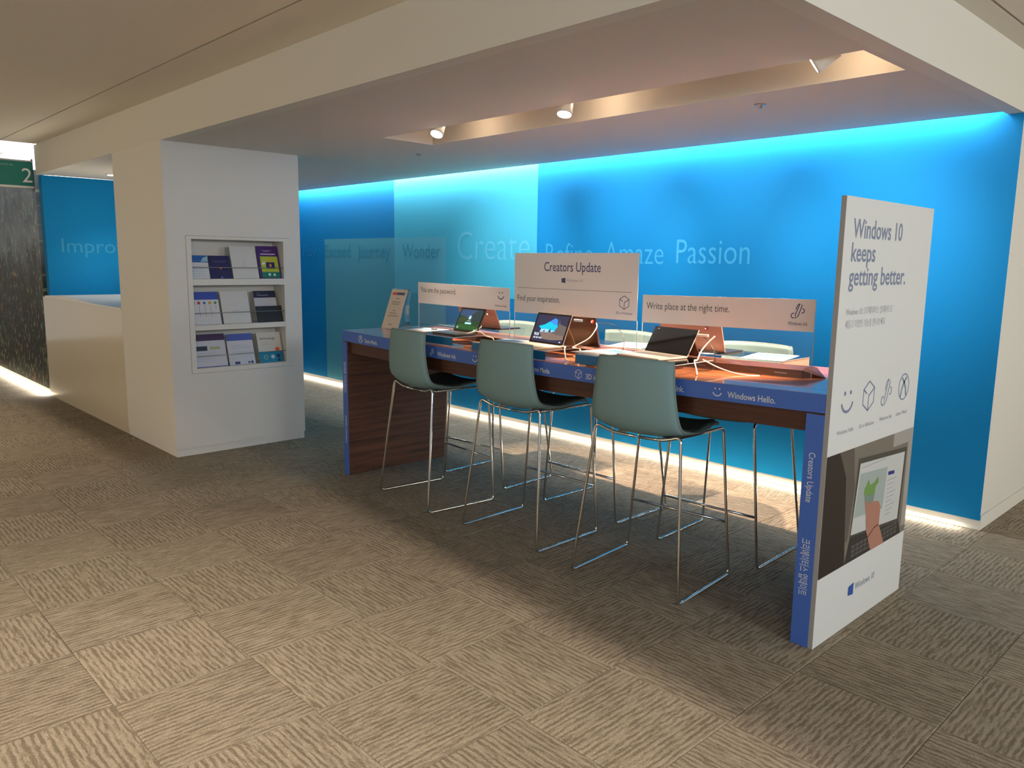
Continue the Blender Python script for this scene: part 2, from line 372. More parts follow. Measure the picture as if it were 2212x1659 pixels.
# ================================================================== SETTING
# floor: carpet tiles half a metre square, quarter turned
sub = MB(); sub.box(-16, 7, -5, 10, -.06, -.012)
floor = struct('floor', sub, mat('floor_slab', (.05, .04, .03), .9))
GX, GY = -3.26, .745
def proj(x, y, z=0):
    d = Vector((x, y, z-CAMZ)); k = d.dot(fw)
    if k < .1: return None
    return (1106+FPX*d.dot(rt2)/k, 829.5-FPX*d.dot(up2)/k)
def hidden(cx, cy):
    return (XW-.3 < cx < XE and cy > YW+.3) or (-7 < cx < -6.2 and 2.5 < cy < 3.1) or (cx < -9.9 and cy > 2.8) or (-9.3 < cx < -7.2 and 2.6 < cy < 5.0)
cells = []
for i in range(-26, 21):
    for j in range(-12, 19):
        cx, cy = GX+.5*i+.25, GY+.5*j+.25
        p = [proj(cx+a, cy+b) for a in (-.25, .25) for b in (-.25, .25)]
        vis = any(q and -20 < q[0] < 2232 and -20 < q[1] < 1680 for q in p) and not hidden(cx, cy)
        cells.append((0 if vis else 1, cx*cx+cy*cy, i, j, cx, cy))
cells.sort()
T = .2494
def tile_mesh():
    b = .004; vs = [(-T, -T, -.012), (T, -T, -.012), (T, T, -.012), (-T, T, -.012), (-T, -T, -.002), (T, -T, -.002), (T, T, -.002), (-T, T, -.002),
                    (-T+b, -T+b, 0), (T-b, -T+b, 0), (T-b, T-b, 0), (-T+b, T-b, 0)]
    fs = [(8, 9, 10, 11)]+[(i, (i+1) % 4, 4+(i+1) % 4, 4+i) for i in range(4)]+[(4+i, 4+(i+1) % 4, 8+(i+1) % 4, 8+i) for i in range(4)]
    return vs, fs
tv, tf = tile_mesh(); tm = bpy.data.meshes.new('carpet_tile'); tm.from_pydata(tv, [], tf); tm.materials.append(CARP)
rest = [MB(), MB()]; cnt = 0
for vis, d, i, j, cx, cy in cells:
    odd = (i+j) % 2
    if vis == 0 and cnt < 300:
        o = bpy.data.objects.new('carpet_tile', tm); COL.objects.link(o); o.parent = floor; o.location = (cx, cy, 0)
        o.rotation_euler = (0, 0, PI/2 if odd else 0); cnt += 1
    else:
        rest[odd].add([(x+cx, y+cy, z) for x, y, z in tv], tf)
for k in (0, 1):
    o = rest[k].build('carpet_tiles', (CARPX, CARPY)[k], floor); o['kind'] = 'stuff'

# blue wall with its recessed foot
mb = MB(); mb.box(XW-.2, XE-.001, YW, YW+.14, .062, 2.78); wall_back = struct('wall_back', mb, BLUEW)
mb = MB(); mb.box(XW, XE-.001, YW+.012, YW+.10, 0, .062); struct('baseboard_back', mb, WHITEB)
mb = MB(); mb.box(XE-.10, XE, YW+.001, 10, .092, ZU); struct('wall_right', mb, PAINT)
mb = MB(); mb.box(XE-.10, XE+.001, YW+.014, 10, 0, .088); struct('baseboard_right', mb, PAINT)
mb = MB(); mb.box(XW-.12, XW, YF+.045, YW+.14, 0, 2.388); wall_left = struct('wall_left', mb, BLUEW)

F = Flat((0, YW, 0), (1, 0, 0), (0, 0, 1))
TOPZ = 2.60
F.rect(-7.252, 1.79, -5.04, TOPZ, .0010).rect(-6.351, 1.2, -5.04, 1.79, .0010); F.build('printed_rectangle', RECT1, wall_back)
F = Flat((0, YW, 0), (1, 0, 0), (0, 0, 1)); F.rect(-8.745, .064, -7.252, 1.79, .0010).rect(-7.252, .064, -6.351, 1.2, .0010); F.build('printed_rectangle', RECT2, wall_back)
F = Flat((0, YW, 0), (1, 0, 0), (0, 0, 1)); F.rect(-7.252, 1.2, -6.351, 1.79, .0010); F.build('printed_rectangle', RECT12, wall_back)
def wtext(t, x0, x1, z, cap, m, bold=0):
    F = Flat((0, YW, 0), (1, 0, 0), (0, 0, 1)); F.text(t, x0, z, cap, x1-x0, bold, .0020); F.build('lettering', m, wall_back)
wtext('Create', -6.16, -5.13, 1.56, .275, WLETTERC, -.012)
wtext('Refine', -4.925, -4.377, 1.535, .175, WLETTER, -.01); wtext('Amaze', -4.245, -3.655, 1.54, .18, WLETTER, -.01)
wtext('Passion', -3.535, -2.914, 1.55, .18, WLETTER, -.005)
wtext('Exceed', -8.735, -8.15, 1.575, .145, WLETTER3); wtext('Journey', -7.995, -7.336, 1.575, .145, WLETTER3)
wtext('Wonder', -7.10, -6.44, 1.57, .15, WLETTER3, -.01); wtext('Play', -9.28, -8.96, 1.58, .14, WLETTER2)
F = Flat((XW, 0, 0), (0, 1, 0), (0, 0, 1)); F.text('Improve', 2.40, 1.58, .15, .76, 0, .002); F.build('lettering', mat('faint_wall_letters', (.02, .30, .58), .65), wall_left)

# column with the brochure niche
CX0, CX1, CY0, CY1 = -7.18, -6.08, YF, 3.314
NY0, NY1, NZ0, NZ1, ND = 2.357, 3.216, .644, 1.709, .20
mb = MB()
mb.box(CX0, CX1-ND, CY0, CY1, .06, ZC); mb.box(CX1-ND, CX1, CY0, NY0, .06, ZC); mb.box(CX1-ND, CX1, NY1, CY1, .06, ZC)
mb.box(CX1-ND, CX1, NY0, NY1, .06, NZ0); mb.box(CX1-ND, CX1, NY0, NY1, NZ1, ZC)
struct('wall_column', mb, PAINT)
mb = MB(); mb.box(CX0, CX1-.006, CY0+.006, CY1-.006, 0, .062); struct('baseboard_column', mb, PAINT)

# low ceiling over the booth with its slot
SX0, SX1, SY0, SY1 = -4.75, -1.415, 3.25, 3.69
mb = MB()
X0c, X1c, Y0c, Y1c = XW, XE-.08, YF+.08, 5.0
mb.box(X0c, SX0, Y0c, Y1c, ZC, ZC+.03); mb.box(SX1, X1c, Y0c, Y1c, ZC, ZC+.03)
mb.box(SX0, SX1, Y0c, SY0, ZC, ZC+.03); mb.box(SX0, SX1, SY1, Y1c, ZC, ZC+.03)
ZK = ZC+.03
mb.box(SX0-.02, SX0, SY0-.02, SY1+.02, ZK, 2.56); mb.box(SX1, SX1+.02, SY0-.02, SY1+.02, ZK, 2.56)
mb.box(SX0, SX1, SY0-.02, SY0, ZK, 2.56); mb.box(SX0, SX1, SY1, SY1+.02, ZK, 2.56); mb.box(SX0, SX1, SY0, SY1, 2.54, 2.56)
mb.box(X0c, X1c, Y1c-.012, Y1c, ZC, 2.60)       # cove upstand
mb.box(X0c, X1c, Y1c-.012, YW+.1, 2.60, 2.66)
struct('ceiling', mb, PAINTC)
# bulkheads
mb = MB(); mb.box(XW-.02, XE, YF, YF+.08, ZC, ZU); struct('trim_1', mb, BULK)
mb = MB(); mb.box(XE-.08, XE, YF+.08, YW+.001, ZC, ZU); struct('trim_2', mb, BULK)
# upper ceiling of the hall: boards on both sides of the black shadow gap, plus two unseen troughs added to shape the floor light
GYY, GXX = 1.875, -1.188
mb = MB(); th = .03
def cprism(poly): mb.prism(poly, ZU, ZU+th)
KS = -.0959
yl = lambda x: -.5+KS*(x+2)
yn1 = lambda x: yl(x)-.36
yf1 = lambda x: yl(x)+.2347
A0, A1, B0, B1 = -4.4, .9, -9.7, -6.4        # trough ends along x
bn0, bf0 = -1.25, -.671
cprism([(-16, -5), (7, -5), (7, -1.4), (-16, -1.4)])
cprism([(-16, -1.4), (B0, -1.4), (B0, GYY-.006), (-16, GYY-.006)])
cprism([(B0, -1.4), (B1, -1.4), (B1, bn0), (B0, bn0)]); cprism([(B0, bf0), (B1, bf0), (B1, GYY-.006), (B0, GYY-.006)])
cprism([(B1, -1.4), (A0, -1.4), (A0, GYY-.006), (B1, GYY-.006)])
cprism([(A0, -1.4), (A1, -1.4), (A1, yn1(A1)), (A0, yn1(A0))]); cprism([(A0, yf1(A0)), (A1, yf1(A1)), (A1, GYY-.006), (A0, GYY-.006)])
cprism([(A1, -1.4), (7, -1.4), (7, GYY-.006), (A1, GYY-.006)])
cprism([(GXX+.006, GYY-.006), (7, GYY-.006), (7, 10), (GXX+.006, 10)])
def lid(q0, q1, q2, q3):      # sides and top of a trough, q0..q3 its corners
    for p, q in ((q0, q1), (q1, q2), (q2, q3), (q3, q0)):
        d = Vector((q[0]-p[0], q[1]-p[1])).normalized(); nx, ny = d.y*.02, -d.x*.02
        mb.prism([p, q, (q[0]+nx, q[1]+ny), (p[0]+nx, p[1]+ny)], ZU+th, 3.0)
    mb.prism([q0, q1, q2, q3], 2.97, 3.0)
lid((A0, yn1(A0)), (A1, yn1(A1)), (A1, yf1(A1)+.03), (A0, yf1(A0)+.03)); lid((B0, bn0), (B1, bn0), (B1, bf0+.03), (B0, bf0+.03))
# strip between gap and bulkhead
mb.box(-9.54, GXX-.006, GYY+.006, YF, ZU, ZU+th); mb.box(XE-.02, GXX-.006, YF, 10, ZU, ZU+th)
struct('ceiling_hall', mb, mat('hall_ceiling_paint', (.82, .77, .67), .8, bump=(300, .05), spec=.2))
mb = MB(); mb.box(-16, GXX+.02, GYY-.03, GYY+.03, ZU+th, ZU+th+.05); mb.box(GXX-.03, GXX+.03, GYY, 10, ZU+th, ZU+th+.05); struct('trim_3', mb, BLACK)
# bright space behind the dark panel on the left
mb = MB(); mb.box(-26, XW-.12, 4.2, 4.3, 0, 3.9); mb.box(-26, -9.54, 2.04, 4.3, 3.8, 3.9); struct('wall_atrium', mb, PAINT)

# reception desk front in line with the column
mb = MB(); mb.box(XW-.12, CX0-.002, YF, YF+.04, .06, 1.10); desk = empty('reception_desk', (-8.4, 2.4, 0))
tag(desk, 'glossy cream reception desk front between dark mural and white column', 'desk')
wbuild(mb, 'front_panel', GLOSSW, desk)
mb = MB(); mb.box(XW-.12, CX0-.002, YF+.006, YF+.04, 0, .06); wbuild(mb, 'plinth', GLOSSW, desk)
mb = MB(); n = 40; vs = []; fs = []
for i in range(n+1):
    x = XW+.003+(CX0-.007-XW)*i/n; zt = 1.102+.034*(math.sin(PI*min(1, (i/n)*1.6))**1.0 if i/n < .62 else .15)
    zt = 1.106+.03*math.exp(-((i/n-.30)/.28)**2); vs += [(x, YF-.012, 1.098), (x, YF+.75, 1.098), (x, YF+.75, zt), (x, YF-.012, zt)]
for i in range(n):
    a = 4*i; b = a+4
    for j in range(4): k = (j+1) % 4; fs.append((a+k, a+j, b+j, b+k))
fs += [(0, 1, 2, 3), (4*n+3, 4*n+2, 4*n+1, 4*n)]
mb.add(vs, fs); wbuild(mb, 'desktop', mat('white_desktop', (.8, .79, .75), .3), desk)

# dark mural panel with the green counter sign
def mural():
    m = bpy.data.materials.new('dark_mural_print'); m.use_nodes = True; nt = m.node_tree; b = nt.nodes['Principled BSDF']; N = nt.nodes.new; L = nt.links.new
    tc = N('ShaderNodeTexCoord'); sp = N('ShaderNodeSeparateXYZ'); L(tc.outputs['Object'], sp.inputs[0])
    n1 = N('ShaderNodeTexNoise'); n1.inputs['Scale'].default_value = 1; n1.inputs['Detail'].default_value = 5
    mp = N('ShaderNodeMapping'); mp.inputs['Scale'].default_value = (5, 1, 2.2); L(tc.outputs['Object'], mp.inputs[0]); L(mp.outputs[0], n1.inputs['Vector'])
    mu = N('ShaderNodeMath'); mu.operation = 'MULTIPLY_ADD'; mu.inputs[1].default_value = .9; L(n1.outputs['Fac'], mu.inputs[0]); L(sp.outputs['Z'], mu.inputs[2])
    r = N('ShaderNodeValToRGB'); e = r.color_ramp.elements; e[0].position = .25; e[0].color = (.02, .018, .016, 1); e[1].position = 1; e[1].color = (.34, .42, .52, 1)
    for p, c in ((.42, (.03, .027, .022)), (.55, (.06, .055, .048)), (.66, (.10, .11, .12)), (.76, (.28, .34, .42)), (.86, (.18, .24, .32))):
        q = e.new(p); q.color = (*c, 1)
    mr = N('ShaderNodeMapRange'); mr.inputs['From Max'].default_value = 2.9; L(mu.outputs[0], mr.inputs[0]); L(mr.outputs[0], r.inputs[0])
    n2 = N('ShaderNodeTexNoise'); n2.inputs['Scale'].default_value = 1; n2.inputs['Detail'].default_value = 4; n2.inputs['Roughness'].default_value = .7
    mp2 = N('ShaderNodeMapping'); mp2.inputs['Scale'].default_value = (26, 1, 11); L(tc.outputs['Object'], mp2.inputs[0]); L(mp2.outputs[0], n2.inputs['Vector'])
    r2 = N('ShaderNodeValToRGB'); e = r2.color_ramp.elements; e[0].position = .56; e[0].color = (0, 0, 0, 1); e[1].position = .66; e[1].color = (.55, .52, .48, 1)
    L(n2.outputs['Fac'], r2.inputs[0]); n3 = N('ShaderNodeTexNoise'); n3.inputs['Scale'].default_value = 4; L(tc.outputs['Object'], n3.inputs['Vector'])
    r3 = N('ShaderNodeValToRGB'); e = r3.color_ramp.elements; e[0].position = .40; e[0].color = (.5, .7, .8, 1); e[1].position = .62; e[1].color = (1, .6, .35, 1)
    q = e.new(.5); q.color = (.5, 1, .45, 1)
    L(n3.outputs['Fac'], r3.inputs[0])
    m1 = N('ShaderNodeMix'); m1.data_type = 'RGBA'; m1.blend_type = 'MULTIPLY'; m1.inputs[0].default_value = 1; L(r2.outputs[0], m1.inputs[6]); L(r3.outputs[0], m1.inputs[7])
    m2 = N('ShaderNodeMix'); m2.data_type = 'RGBA'; m2.blend_type = 'ADD'; m2.inputs[0].default_value = 1; L(r.outputs[0], m2.inputs[6]); L(m1.outputs[2], m2.inputs[7])
    L(m2.outputs[2], b.inputs['Base Color']); b.inputs['Roughness'].default_value = .55; b.inputs['Specular IOR Level'].default_value = .15
    return m
mur = empty('mural_panel', (-11.4, 2.25, 0)); tag(mur, 'tall dark photographic mural panel at the left edge with glowing foot', 'mural')
mb = MB(); mb.box(-13.2, -9.80, 2.225, 2.30, .062, 2.45); wbuild(mb, 'printed_board', mural(), mur)
mb = MB(); mb.box(-13.2, -9.81, 2.245, 2.295, 0, .062); wbuild(mb, 'foot', WHITEB, mur)
sg = empty('counter_sign', (-9.865, 2.0, 2.257)); tag(sg, 'green counter sign with white number 2 jutting out before the dark mural', 'sign')
mb = MB(); mb.box(-9.895, -9.832, 1.62, 2.222, 2.277, 2.528); wbuild(mb, 'sign_board', GREEN, sg)
mb = MB(); mb.box(-9.90, -9.828, 1.62, 2.222, 2.257, 2.276); wbuild(mb, 'bottom_trim', PAINT, sg)
mb = MB(); mb.box(-9.90, -9.828, 1.62, 2.222, 2.529, 2.545); wbuild(mb, 'top_trim', mat('grey_trim', (.4, .4, .42), .5), sg)
mb = MB(); mb.box(-9.905, -9.824, 2.2225, 2.2245, 2.225, 2.565); wbuild(mb, 'end_cap', mat('dark_end_cap', (.05, .02, .03), .5), sg)
F = Flat((-9.832, 0, 0), (0, 1, 0), (0, 0, 1)); F.text('2', 2.118, 2.315, .145, .092, 0, .001); ondesk(F.build('numeral', mat('white_numeral', (.75, .72, .70), .5), None), sg)
F = Flat((-9.832, 0, 0), (0, 1, 0), (0, 0, 1)); F.text('Check-in', 1.875, 2.480, .020, .165, 0, .001); ondesk(F.build('lettering', mat('pale_lettering', (.3, .45, .42), .5), None), sg)

# ================================================================== CEILING FITTINGS
def slot_lamp(x, y, z, to, label):
    t = empty('ceiling_spotlight', (x, y, 2.54)); tag(t, label, 'spotlight')
    d = (Vector(to)-Vector((x, y, z))).normalized()
    p = Vector((x, y, z)); back = p-d*.07
    mb = MB(); mb.tube([back, back+d*.01, p+d*.03, p+d*.042], [.030, .040, .044, .044], 24); wbuild(mb, 'lamp_head', mat('lamp_white', (.72, .68, .60), .4), t)
    mb = MB(); mb.tube([p+d*.0421, p+d*.0435], [.039, .039], 24); wbuild(mb, 'lamp_lens', LAMPF, t)
    mb = MB(); mb.cyl((x, y+.02, 2.54), (x, y+.02, z+.0), .014, seg=12); mb.cyl((x, y+.02, 2.54), (x, y+.02, 2.525), .035, seg=20); wbuild(mb, 'stem', mat('stem_white', (.7, .66, .58), .5), t)
slot_lamp(*SLOTL[0], (-3.9, 2.6, 1.05), 'white ceiling spotlight over the left end of the slot, lens glowing')
slot_lamp(*SLOTL[1], (-2.9, 2.9, 1.05), 'white ceiling spotlight in the middle of the slot, lens glowing')
slot_lamp(*SLOTL[2], (-2.35, 3.05, 1.9), 'white ceiling spotlight at the right end of slot, tilted away so its body shows')
t = empty('downlight', (-8.99, 2.76, ZC)); tag(t, 'round lit downlight above the reception desk, beside the column', 'downlight')
mb = MB(); mb.cyl((-8.99, 2.76, ZC), (-8.99, 2.76, ZC-.008), .062, .058, 24); wbuild(mb, 'rim', PAINT, t)
mb = MB(); mb.cyl((-8.99, 2.76, ZC-.0085), (-8.99, 2.76, ZC-.0105), .048, seg=24); wbuild(mb, 'lens', LAMPF, t)
mb = MB(); mb.tube([(-2.246, 3.945, ZC), (-2.246, 3.945, ZC-.006), (-2.246, 3.945, ZC-.007), (-2.246, 3.945, ZC-.022)], [.032, .030, .012, .010], 16)
tag(mb.build('sprinkler_head', STEEL), 'small grey sprinkler head under ceiling beyond the light slot, right', 'sprinkler')
mb = MB(); mb.tube([(-5.243, 3.929, ZC), (-5.243, 3.929, ZC-.005), (-5.243, 3.929, ZC-.012)], [.022, .020, .006], 14)
tag(mb.build('ceiling_sensor', STEEL), 'tiny ceiling sensor near the left end of the light slot', 'sensor')

# ================================================================== BROCHURE RACK
rk = empty('brochure_rack', (CX1, (NY0+NY1)/2, NZ0)); tag(rk, 'white three-tier brochure rack set into the column', 'rack')
FX = CX1+.004
mb = MB(); fw_ = .042
mb.box(FX-.03, FX, NY0+.002, 2.398, NZ0+.002, NZ1-.002); mb.box(FX-.03, FX, 3.157, NY1-.002, NZ0+.002, NZ1-.002)
mb.box(FX-.03, FX, 2.398, 3.157, NZ0+.002, .683); mb.box(FX-.03, FX, 2.398, 3.157, 1.683, NZ1-.002); wbuild(mb, 'frame', PAINT, rk)
mb = MB(); mb.box(CX1-ND+.001, CX1-ND+.008, 2.36, 3.21, .65, 1.70); wbuild(mb, 'back_panel', PAINT, rk)
for y0, y1 in ((2.385, 2.398), (3.157, 3.17)):
    mb = MB(); mb.box(CX1-ND+.01, CX1-.03, y0, y1, .66, 1.70); wbuild(mb, 'side_panel', PAINT, rk)
for z0, z1 in ((.665, .683), (.98, 1.021), (1.33, 1.379)):
    mb = MB(); mb.box(CX1-ND+.01, FX-(0 if z0 > .7 else .032), 2.399, 3.156, z0, z1); wbuild(mb, 'shelf', PAINT, rk)
for z in (1.468, 1.114, .777):
    mb = MB(); mb.cyl((FX-.006, 2.398, z), (FX-.006, 3.157, z), .0028, seg=8); wbuild(mb, 'rod', STEEL, rk)

cm = {}
def C_(r, g, b):
    k = (r, g, b)
    if k not in cm: cm[k] = mat('print_ink', s2l(*k), .45, spec=.4)
    return cm[k]
def brochure(label, row, y0, y1, h, base, draw, xb=None, lean=.27, kind='brochure'):
    zb = (1.3795, 1.0215, .6835)[row]; wd = y1-y0
    xb = CX1-.022 if xb is None else xb
    t = empty(kind, (xb, (y0+y1)/2, zb)); tag(t, label, 'brochure', None)
    ev = Vector((-math.sin(lean), 0, math.cos(lean))); eu = Vector((0, 1, 0)); n = eu.cross(ev)
    o = Vector((xb, y0, zb+.0015))
    mb = MB(); Mx = Matrix((eu, ev, n)).transposed().to_4x4(); Mx.translation = o
    mb.box(0, wd, 0, h, -.0045, 0, Mx); wbuild(mb, 'cover', C_(*base), t)
    for name, colr, fn in draw:
        F = Flat(o, eu, ev); fn(F, wd, h); ondesk(F.build(name, C_(*colr), None), t)
def band(a, b, x0=0., x1=1., hh=.0004): return lambda F, w_, h: F.rect(w_*x0, h*a, w_*x1, h*b, hh)
def txt(s, u, v, cap, wd=None, hh=.0012): return lambda F, w_, h: F.text(s, w_*u, h*v, cap, None if wd is None else wd*w_, 0, hh)
def lns(vs_, x0=.1, x1=.9, t=.0016, hh=.0011):
    def f_(F, w_, h):
        for v in vs_: F.rect(w_*x0, h*v, w_*(x1-.1*((v*37) % 1)), h*v+t, hh)
    return f_
WH = (205, 204, 200); NAVY = (24, 24, 84)
brochure('leaflet with blue header at the left end of the top rack tier', 0, 2.403, 2.545, .185, (200, 202, 206),
         [('header', (20, 90, 160), band(.70, 1)), ('picture', (140, 185, 205), lambda F, w_, h: F.poly([(w_*.6, h*.72), (w_, h*.74), (w_, h*.97), (w_*.75, h*.9)], .001)), ('print', (130, 150, 190), lns((.1, .2, .3, .42, .5, .78), .08, .8))])
brochure('navy booklet with an orange star, second on the top rack tier', 0, 2.552, 2.722, .185, NAVY,
         [('star', (225, 150, 30), lambda F, w_, h: F.poly([(w_*.52+.011*(1 if k % 2 == 0 else .5)*math.sin(k*PI/5), h*.45+.011*(1 if k % 2 == 0 else .5)*math.cos(k*PI/5)) for k in range(10)], .0008)),
          ('print', (120, 120, 180), lns((.72, .76), .2, .85)), ('triangle', (90, 95, 170), lambda F, w_, h: F.poly([(w_*.45, .001), (w_*.6, .001), (w_*.52, h*.14)], .0008))])
brochure('plain white brochure on the top rack tier, between navy and purple ones', 0, 2.735, 2.952, .265, WH,
         [('print', (165, 165, 170), lns((.36, .40, .60), .38, .62)), ('emblem', (170, 172, 178), lambda F, w_, h: F.arc(w_*.5, h*.5, .012, 0, 350, .002, .001))])
brochure('purple booklet with a green cover picture at the right of the top tier', 0, 2.962, 3.150, .272, (70, 35, 110),
         [('picture', (175, 190, 60), band(.02, .68, .12, .93)), ('ground', (10, 120, 95), band(.02, .20, .12, .93, .0008)),
          ('screen', (25, 30, 90), lambda F, w_, h: F.rect(w_*.35, h*.30, w_*.75, h*.50, .0010)),
          ('figure', (225, 150, 50), lambda F, w_, h: (F.disc(w_*.55, h*.53, .011, .0013), F.rect(w_*.50, h*.36, w_*.60, h*.44, .0013))),
          ('cloud', (225, 225, 225), lambda F, w_, h: (F.poly([(w_*.13, h*.42), (w_*.35, h*.44), (w_*.28, h*.52), (w_*.2, h*.48)], .0010), F.disc(w_*.45, h*.12, .011, .0012), F.disc(w_*.68, h*.11, .010, .0012))),
          ('print', (210, 190, 225), lambda F, w_, h: (F.rect(w_*.25, h*.86, w_*.68, h*.868, .0008), F.rect(w_*.32, h*.83, w_*.58, h*.838, .0008), F.rect(w_*.16, h*.735, w_*.84, h*.765, .0008)))])
brochure('leaflet with five coloured icons under a blue header, middle tier left', 1, 2.403, 2.622, .262, (204, 204, 208),
         [('header', (45, 75, 165), band(.76, 1)), ('icon', (190, 45, 50), lambda F, w_, h: F.rect(w_*.22, h*.62, w_*.32, h*.70, .0008)), ('icon', (30, 110, 180), lambda F, w_, h: F.disc(w_*.47, h*.66, .011, .0008)),
          ('icon', (220, 150, 40), lambda F, w_, h: F.rect(w_*.62, h*.62, w_*.72, h*.70, .0008)), ('icon', (60, 140, 60), lambda F, w_, h: F.disc(w_*.87, h*.66, .011, .0008)), ('icon', (50, 60, 60), lambda F, w_, h: F.rect(w_*.03, h*.62, w_*.12, h*.70, .0008)),
          ('print', (120, 120, 135), lambda F, w_, h: [F.rect(w_*a, h*b, w_*a+.003, h*c, .0010) for a, b, c in ((.06, .42, .58), (.26, .25, .58), (.47, .25, .58), (.67, .25, .58), (.87, .48, .58))])])
brochure('plain white brochure in the middle of the second rack tier', 1, 2.640, 2.872, .265, WH,
         [('print', (150, 150, 155), lns((.36, .39), .35, .66)), ('emblem', (175, 176, 182), lambda F, w_, h: F.arc(w_*.5, h*.58, .014, 0, 350, .002, .001))])
brochure('leaflet with dark navy header standing behind the black booklet, middle tier', 1, 2.93, 3.125, .262, (190, 190, 196),
         [('header', (25, 30, 60), band(.78, 1)), ('print', (150, 150, 170), lambda F, w_, h: (F.rect(w_*.12, h*.92, w_*.3, h*.93, .0008), F.rect(w_*.15, h*.85, w_*.66, h*.87, .0008), [F.rect(w_*.1, h*v, w_*.9, h*v+.0015, .0008) for v in (.55, .5, .45)]))], xb=CX1-.04)
brochure('black landscape booklet at the front right of the middle tier', 1, 2.925, 3.150, .135, (26, 24, 26),
         [('stripe', (75, 72, 75), band(.66, .70)), ('print', (110, 110, 115), lns((.1, .86), .12, .3))], xb=CX1-.02)
brochure('leaflet with purple photo header at the left of the bottom tier', 2, 2.403, 2.660, .265, (198, 199, 206),
         [('header', (68, 48, 84), band(.80, 1)), ('box', (40, 60, 75), band(.50, .64, .02, .42)), ('box', (165, 175, 130), band(.53, .61, .5, .82)),
          ('print', (150, 155, 180), lns((.42, .36, .30, .24, .18), .1, .7)), ('stripe', (100, 100, 175), band(0, .02))])
brochure('leaflet with mid blue header in the centre of the bottom tier', 2, 2.675, 2.895, .255, (200, 201, 208),
         [('header', (75, 95, 175), band(.78, 1)), ('print', (140, 145, 165), lns((.62, .57, .52, .40, .35), .15, .9)), ('picture', (60, 65, 110), lambda F, w_, h: (F.rect(w_*.2, h*.02, w_*.4, h*.1, .0008), F.disc(w_*.75, h*.06, .009, .0008), F.disc(w_*.87, h*.06, .011, .0008)))])
brochure('white and teal booklet headed technology at the right of bottom tier', 2, 2.935, 3.145, .255, (208, 205, 196),
         [('lower_cover', (25, 130, 165), band(0, .36)), ('dot', (225, 95, 45), lambda F, w_, h: F.disc(w_*.80, h*.42, .019, .0008)), ('dot', (200, 215, 225), lambda F, w_, h: F.disc(w_*.56, h*.18, .017, .0008)),
          ('dot', (30, 40, 95), lambda F, w_, h: (F.disc(w_*.80, h*.20, .016, .0009), F.disc(w_*.82, h*.06, .012, .0009))), ('ring', (175, 185, 120), lambda F, w_, h: F.arc(w_*.27, h*.17, .016, 0, 359, .006, .0008)),
          ('lettering', (55, 55, 60), txt('technology', .1, .76, .020, .66)), ('print', (150, 150, 150), lns((.66, .60), .12, .5))])

# ================================================================== TABLE
TX0, TX1, TY0, TY1 = -4.84, -1.322, 2.95, 3.85
def sag(x): return -.027*max(0, 1-((x+3.08)/1.77)**2)
def tz(x): return 1.05+sag(x)
tb = empty('bar_table', (-3.08, 3.40, 0)); tag(tb, 'long high mahogany demo table with blue fascia and slab legs', 'table')
mb = MB(); mb.sagbox(TX0, TX1, TY0, TY1, 1.02, 1.05); wbuild(mb, 'tabletop', WOODT, tb)
mb = MB(); mb.sagbox(TX0+.062, TX1-.076, TY0+.02, TY1-.02, .893, .972); mb.sagbox(TX0+.004, TX1-.004, TY0+.005, TY1-.005, .973, 1.0195); wbuild(mb, 'apron', WOODD, tb)
mb = MB(); mb.sagbox(TX0-.002, TX1+.0, TY0-.004, TY0-.0005, .975, 1.0495); fas = wbuild(mb, 'fascia', VINYL, tb)
for x0, x1 in ((TX0, TX0+.058), (TX1-.072, TX1)):
    mb = MB(); mb.box(x0, x1, TY0, TY1, 0, .970); lg = wbuild(mb, 'leg', WOODL, tb)
    mb = MB(); mb.box(x0-.001, x1+.001, TY0-.004, TY0-.0005, .002, .966); fs_ = mb.build('leg_fascia', VINYL, None); fs_.parent = lg
    fs_.matrix_parent_inverse = Matrix.Identity(4)
ft = []
for k in range(8):
    x = -4.6+.4*k; z = .998+sag(x)
    eu = Vector((1, 0, (sag(x+.1)-sag(x-.1))/.2))
    F = Flat((x, TY0-.004, z), eu, (0, 0, 1)); kind = k % 4
    F.ev = Vector((0, 0, 1))
    r = .0235
    (F.pad, F.cube, F.pen, F.smile)[kind](0, .013, r, **({} if kind == 3 else {'w': .15}))
    F.text(('Game Mode.', '3D in Windows.', 'Windows Ink.', 'Windows Hello.')[kind], .05, -.006, .026, (.155, .22, .185, .225)[kind]*.98, .012)
    F.build('lettering', WTEXT, None); ft.append(COL.objects[-1] if False else None)
    o = [ob for ob in COL.objects if ob.name.startswith('lettering')][-1]
for o in [ob for ob in COL.objects if ob.name.startswith('lettering') and ob.parent is None]:
    o.parent = fas; o.matrix_parent_inverse = fas.matrix_parent_inverse.copy() if False else Matrix.Identity(4); o.matrix_parent_inverse = Matrix.Translation((0, 0, 0))
legs_ = [ob for ob in COL.objects if ob.name.startswith('leg') and not ob.name.startswith('leg_') and ob.parent == tb]
# vertical lettering on the legs
xr = TX1-.036
F = Flat((xr-.014, TY0-.004, .812), (0, 0, -1), (1, 0, 0)); F.text('Creators Update', 0, 0, .026, .204, .004); F.text('크리에이터스 업데이트', .356, -.003, .030, .238, .004)
o = F.build('lettering', WTEXT, None); o.parent = legs_[1]
xl = TX0+.030
F = Flat((xl+.012, TY0-.004, .237), (0, 0, 1), (-1, 0, 0)); F.text('Creators Update', 0, 0, .022, .201, .004); F.text('크리에이터스 업데이트', .363, -.003, .026, .224, .004)
o = F.build('lettering', WTEXT, None); o.parent = legs_[0]

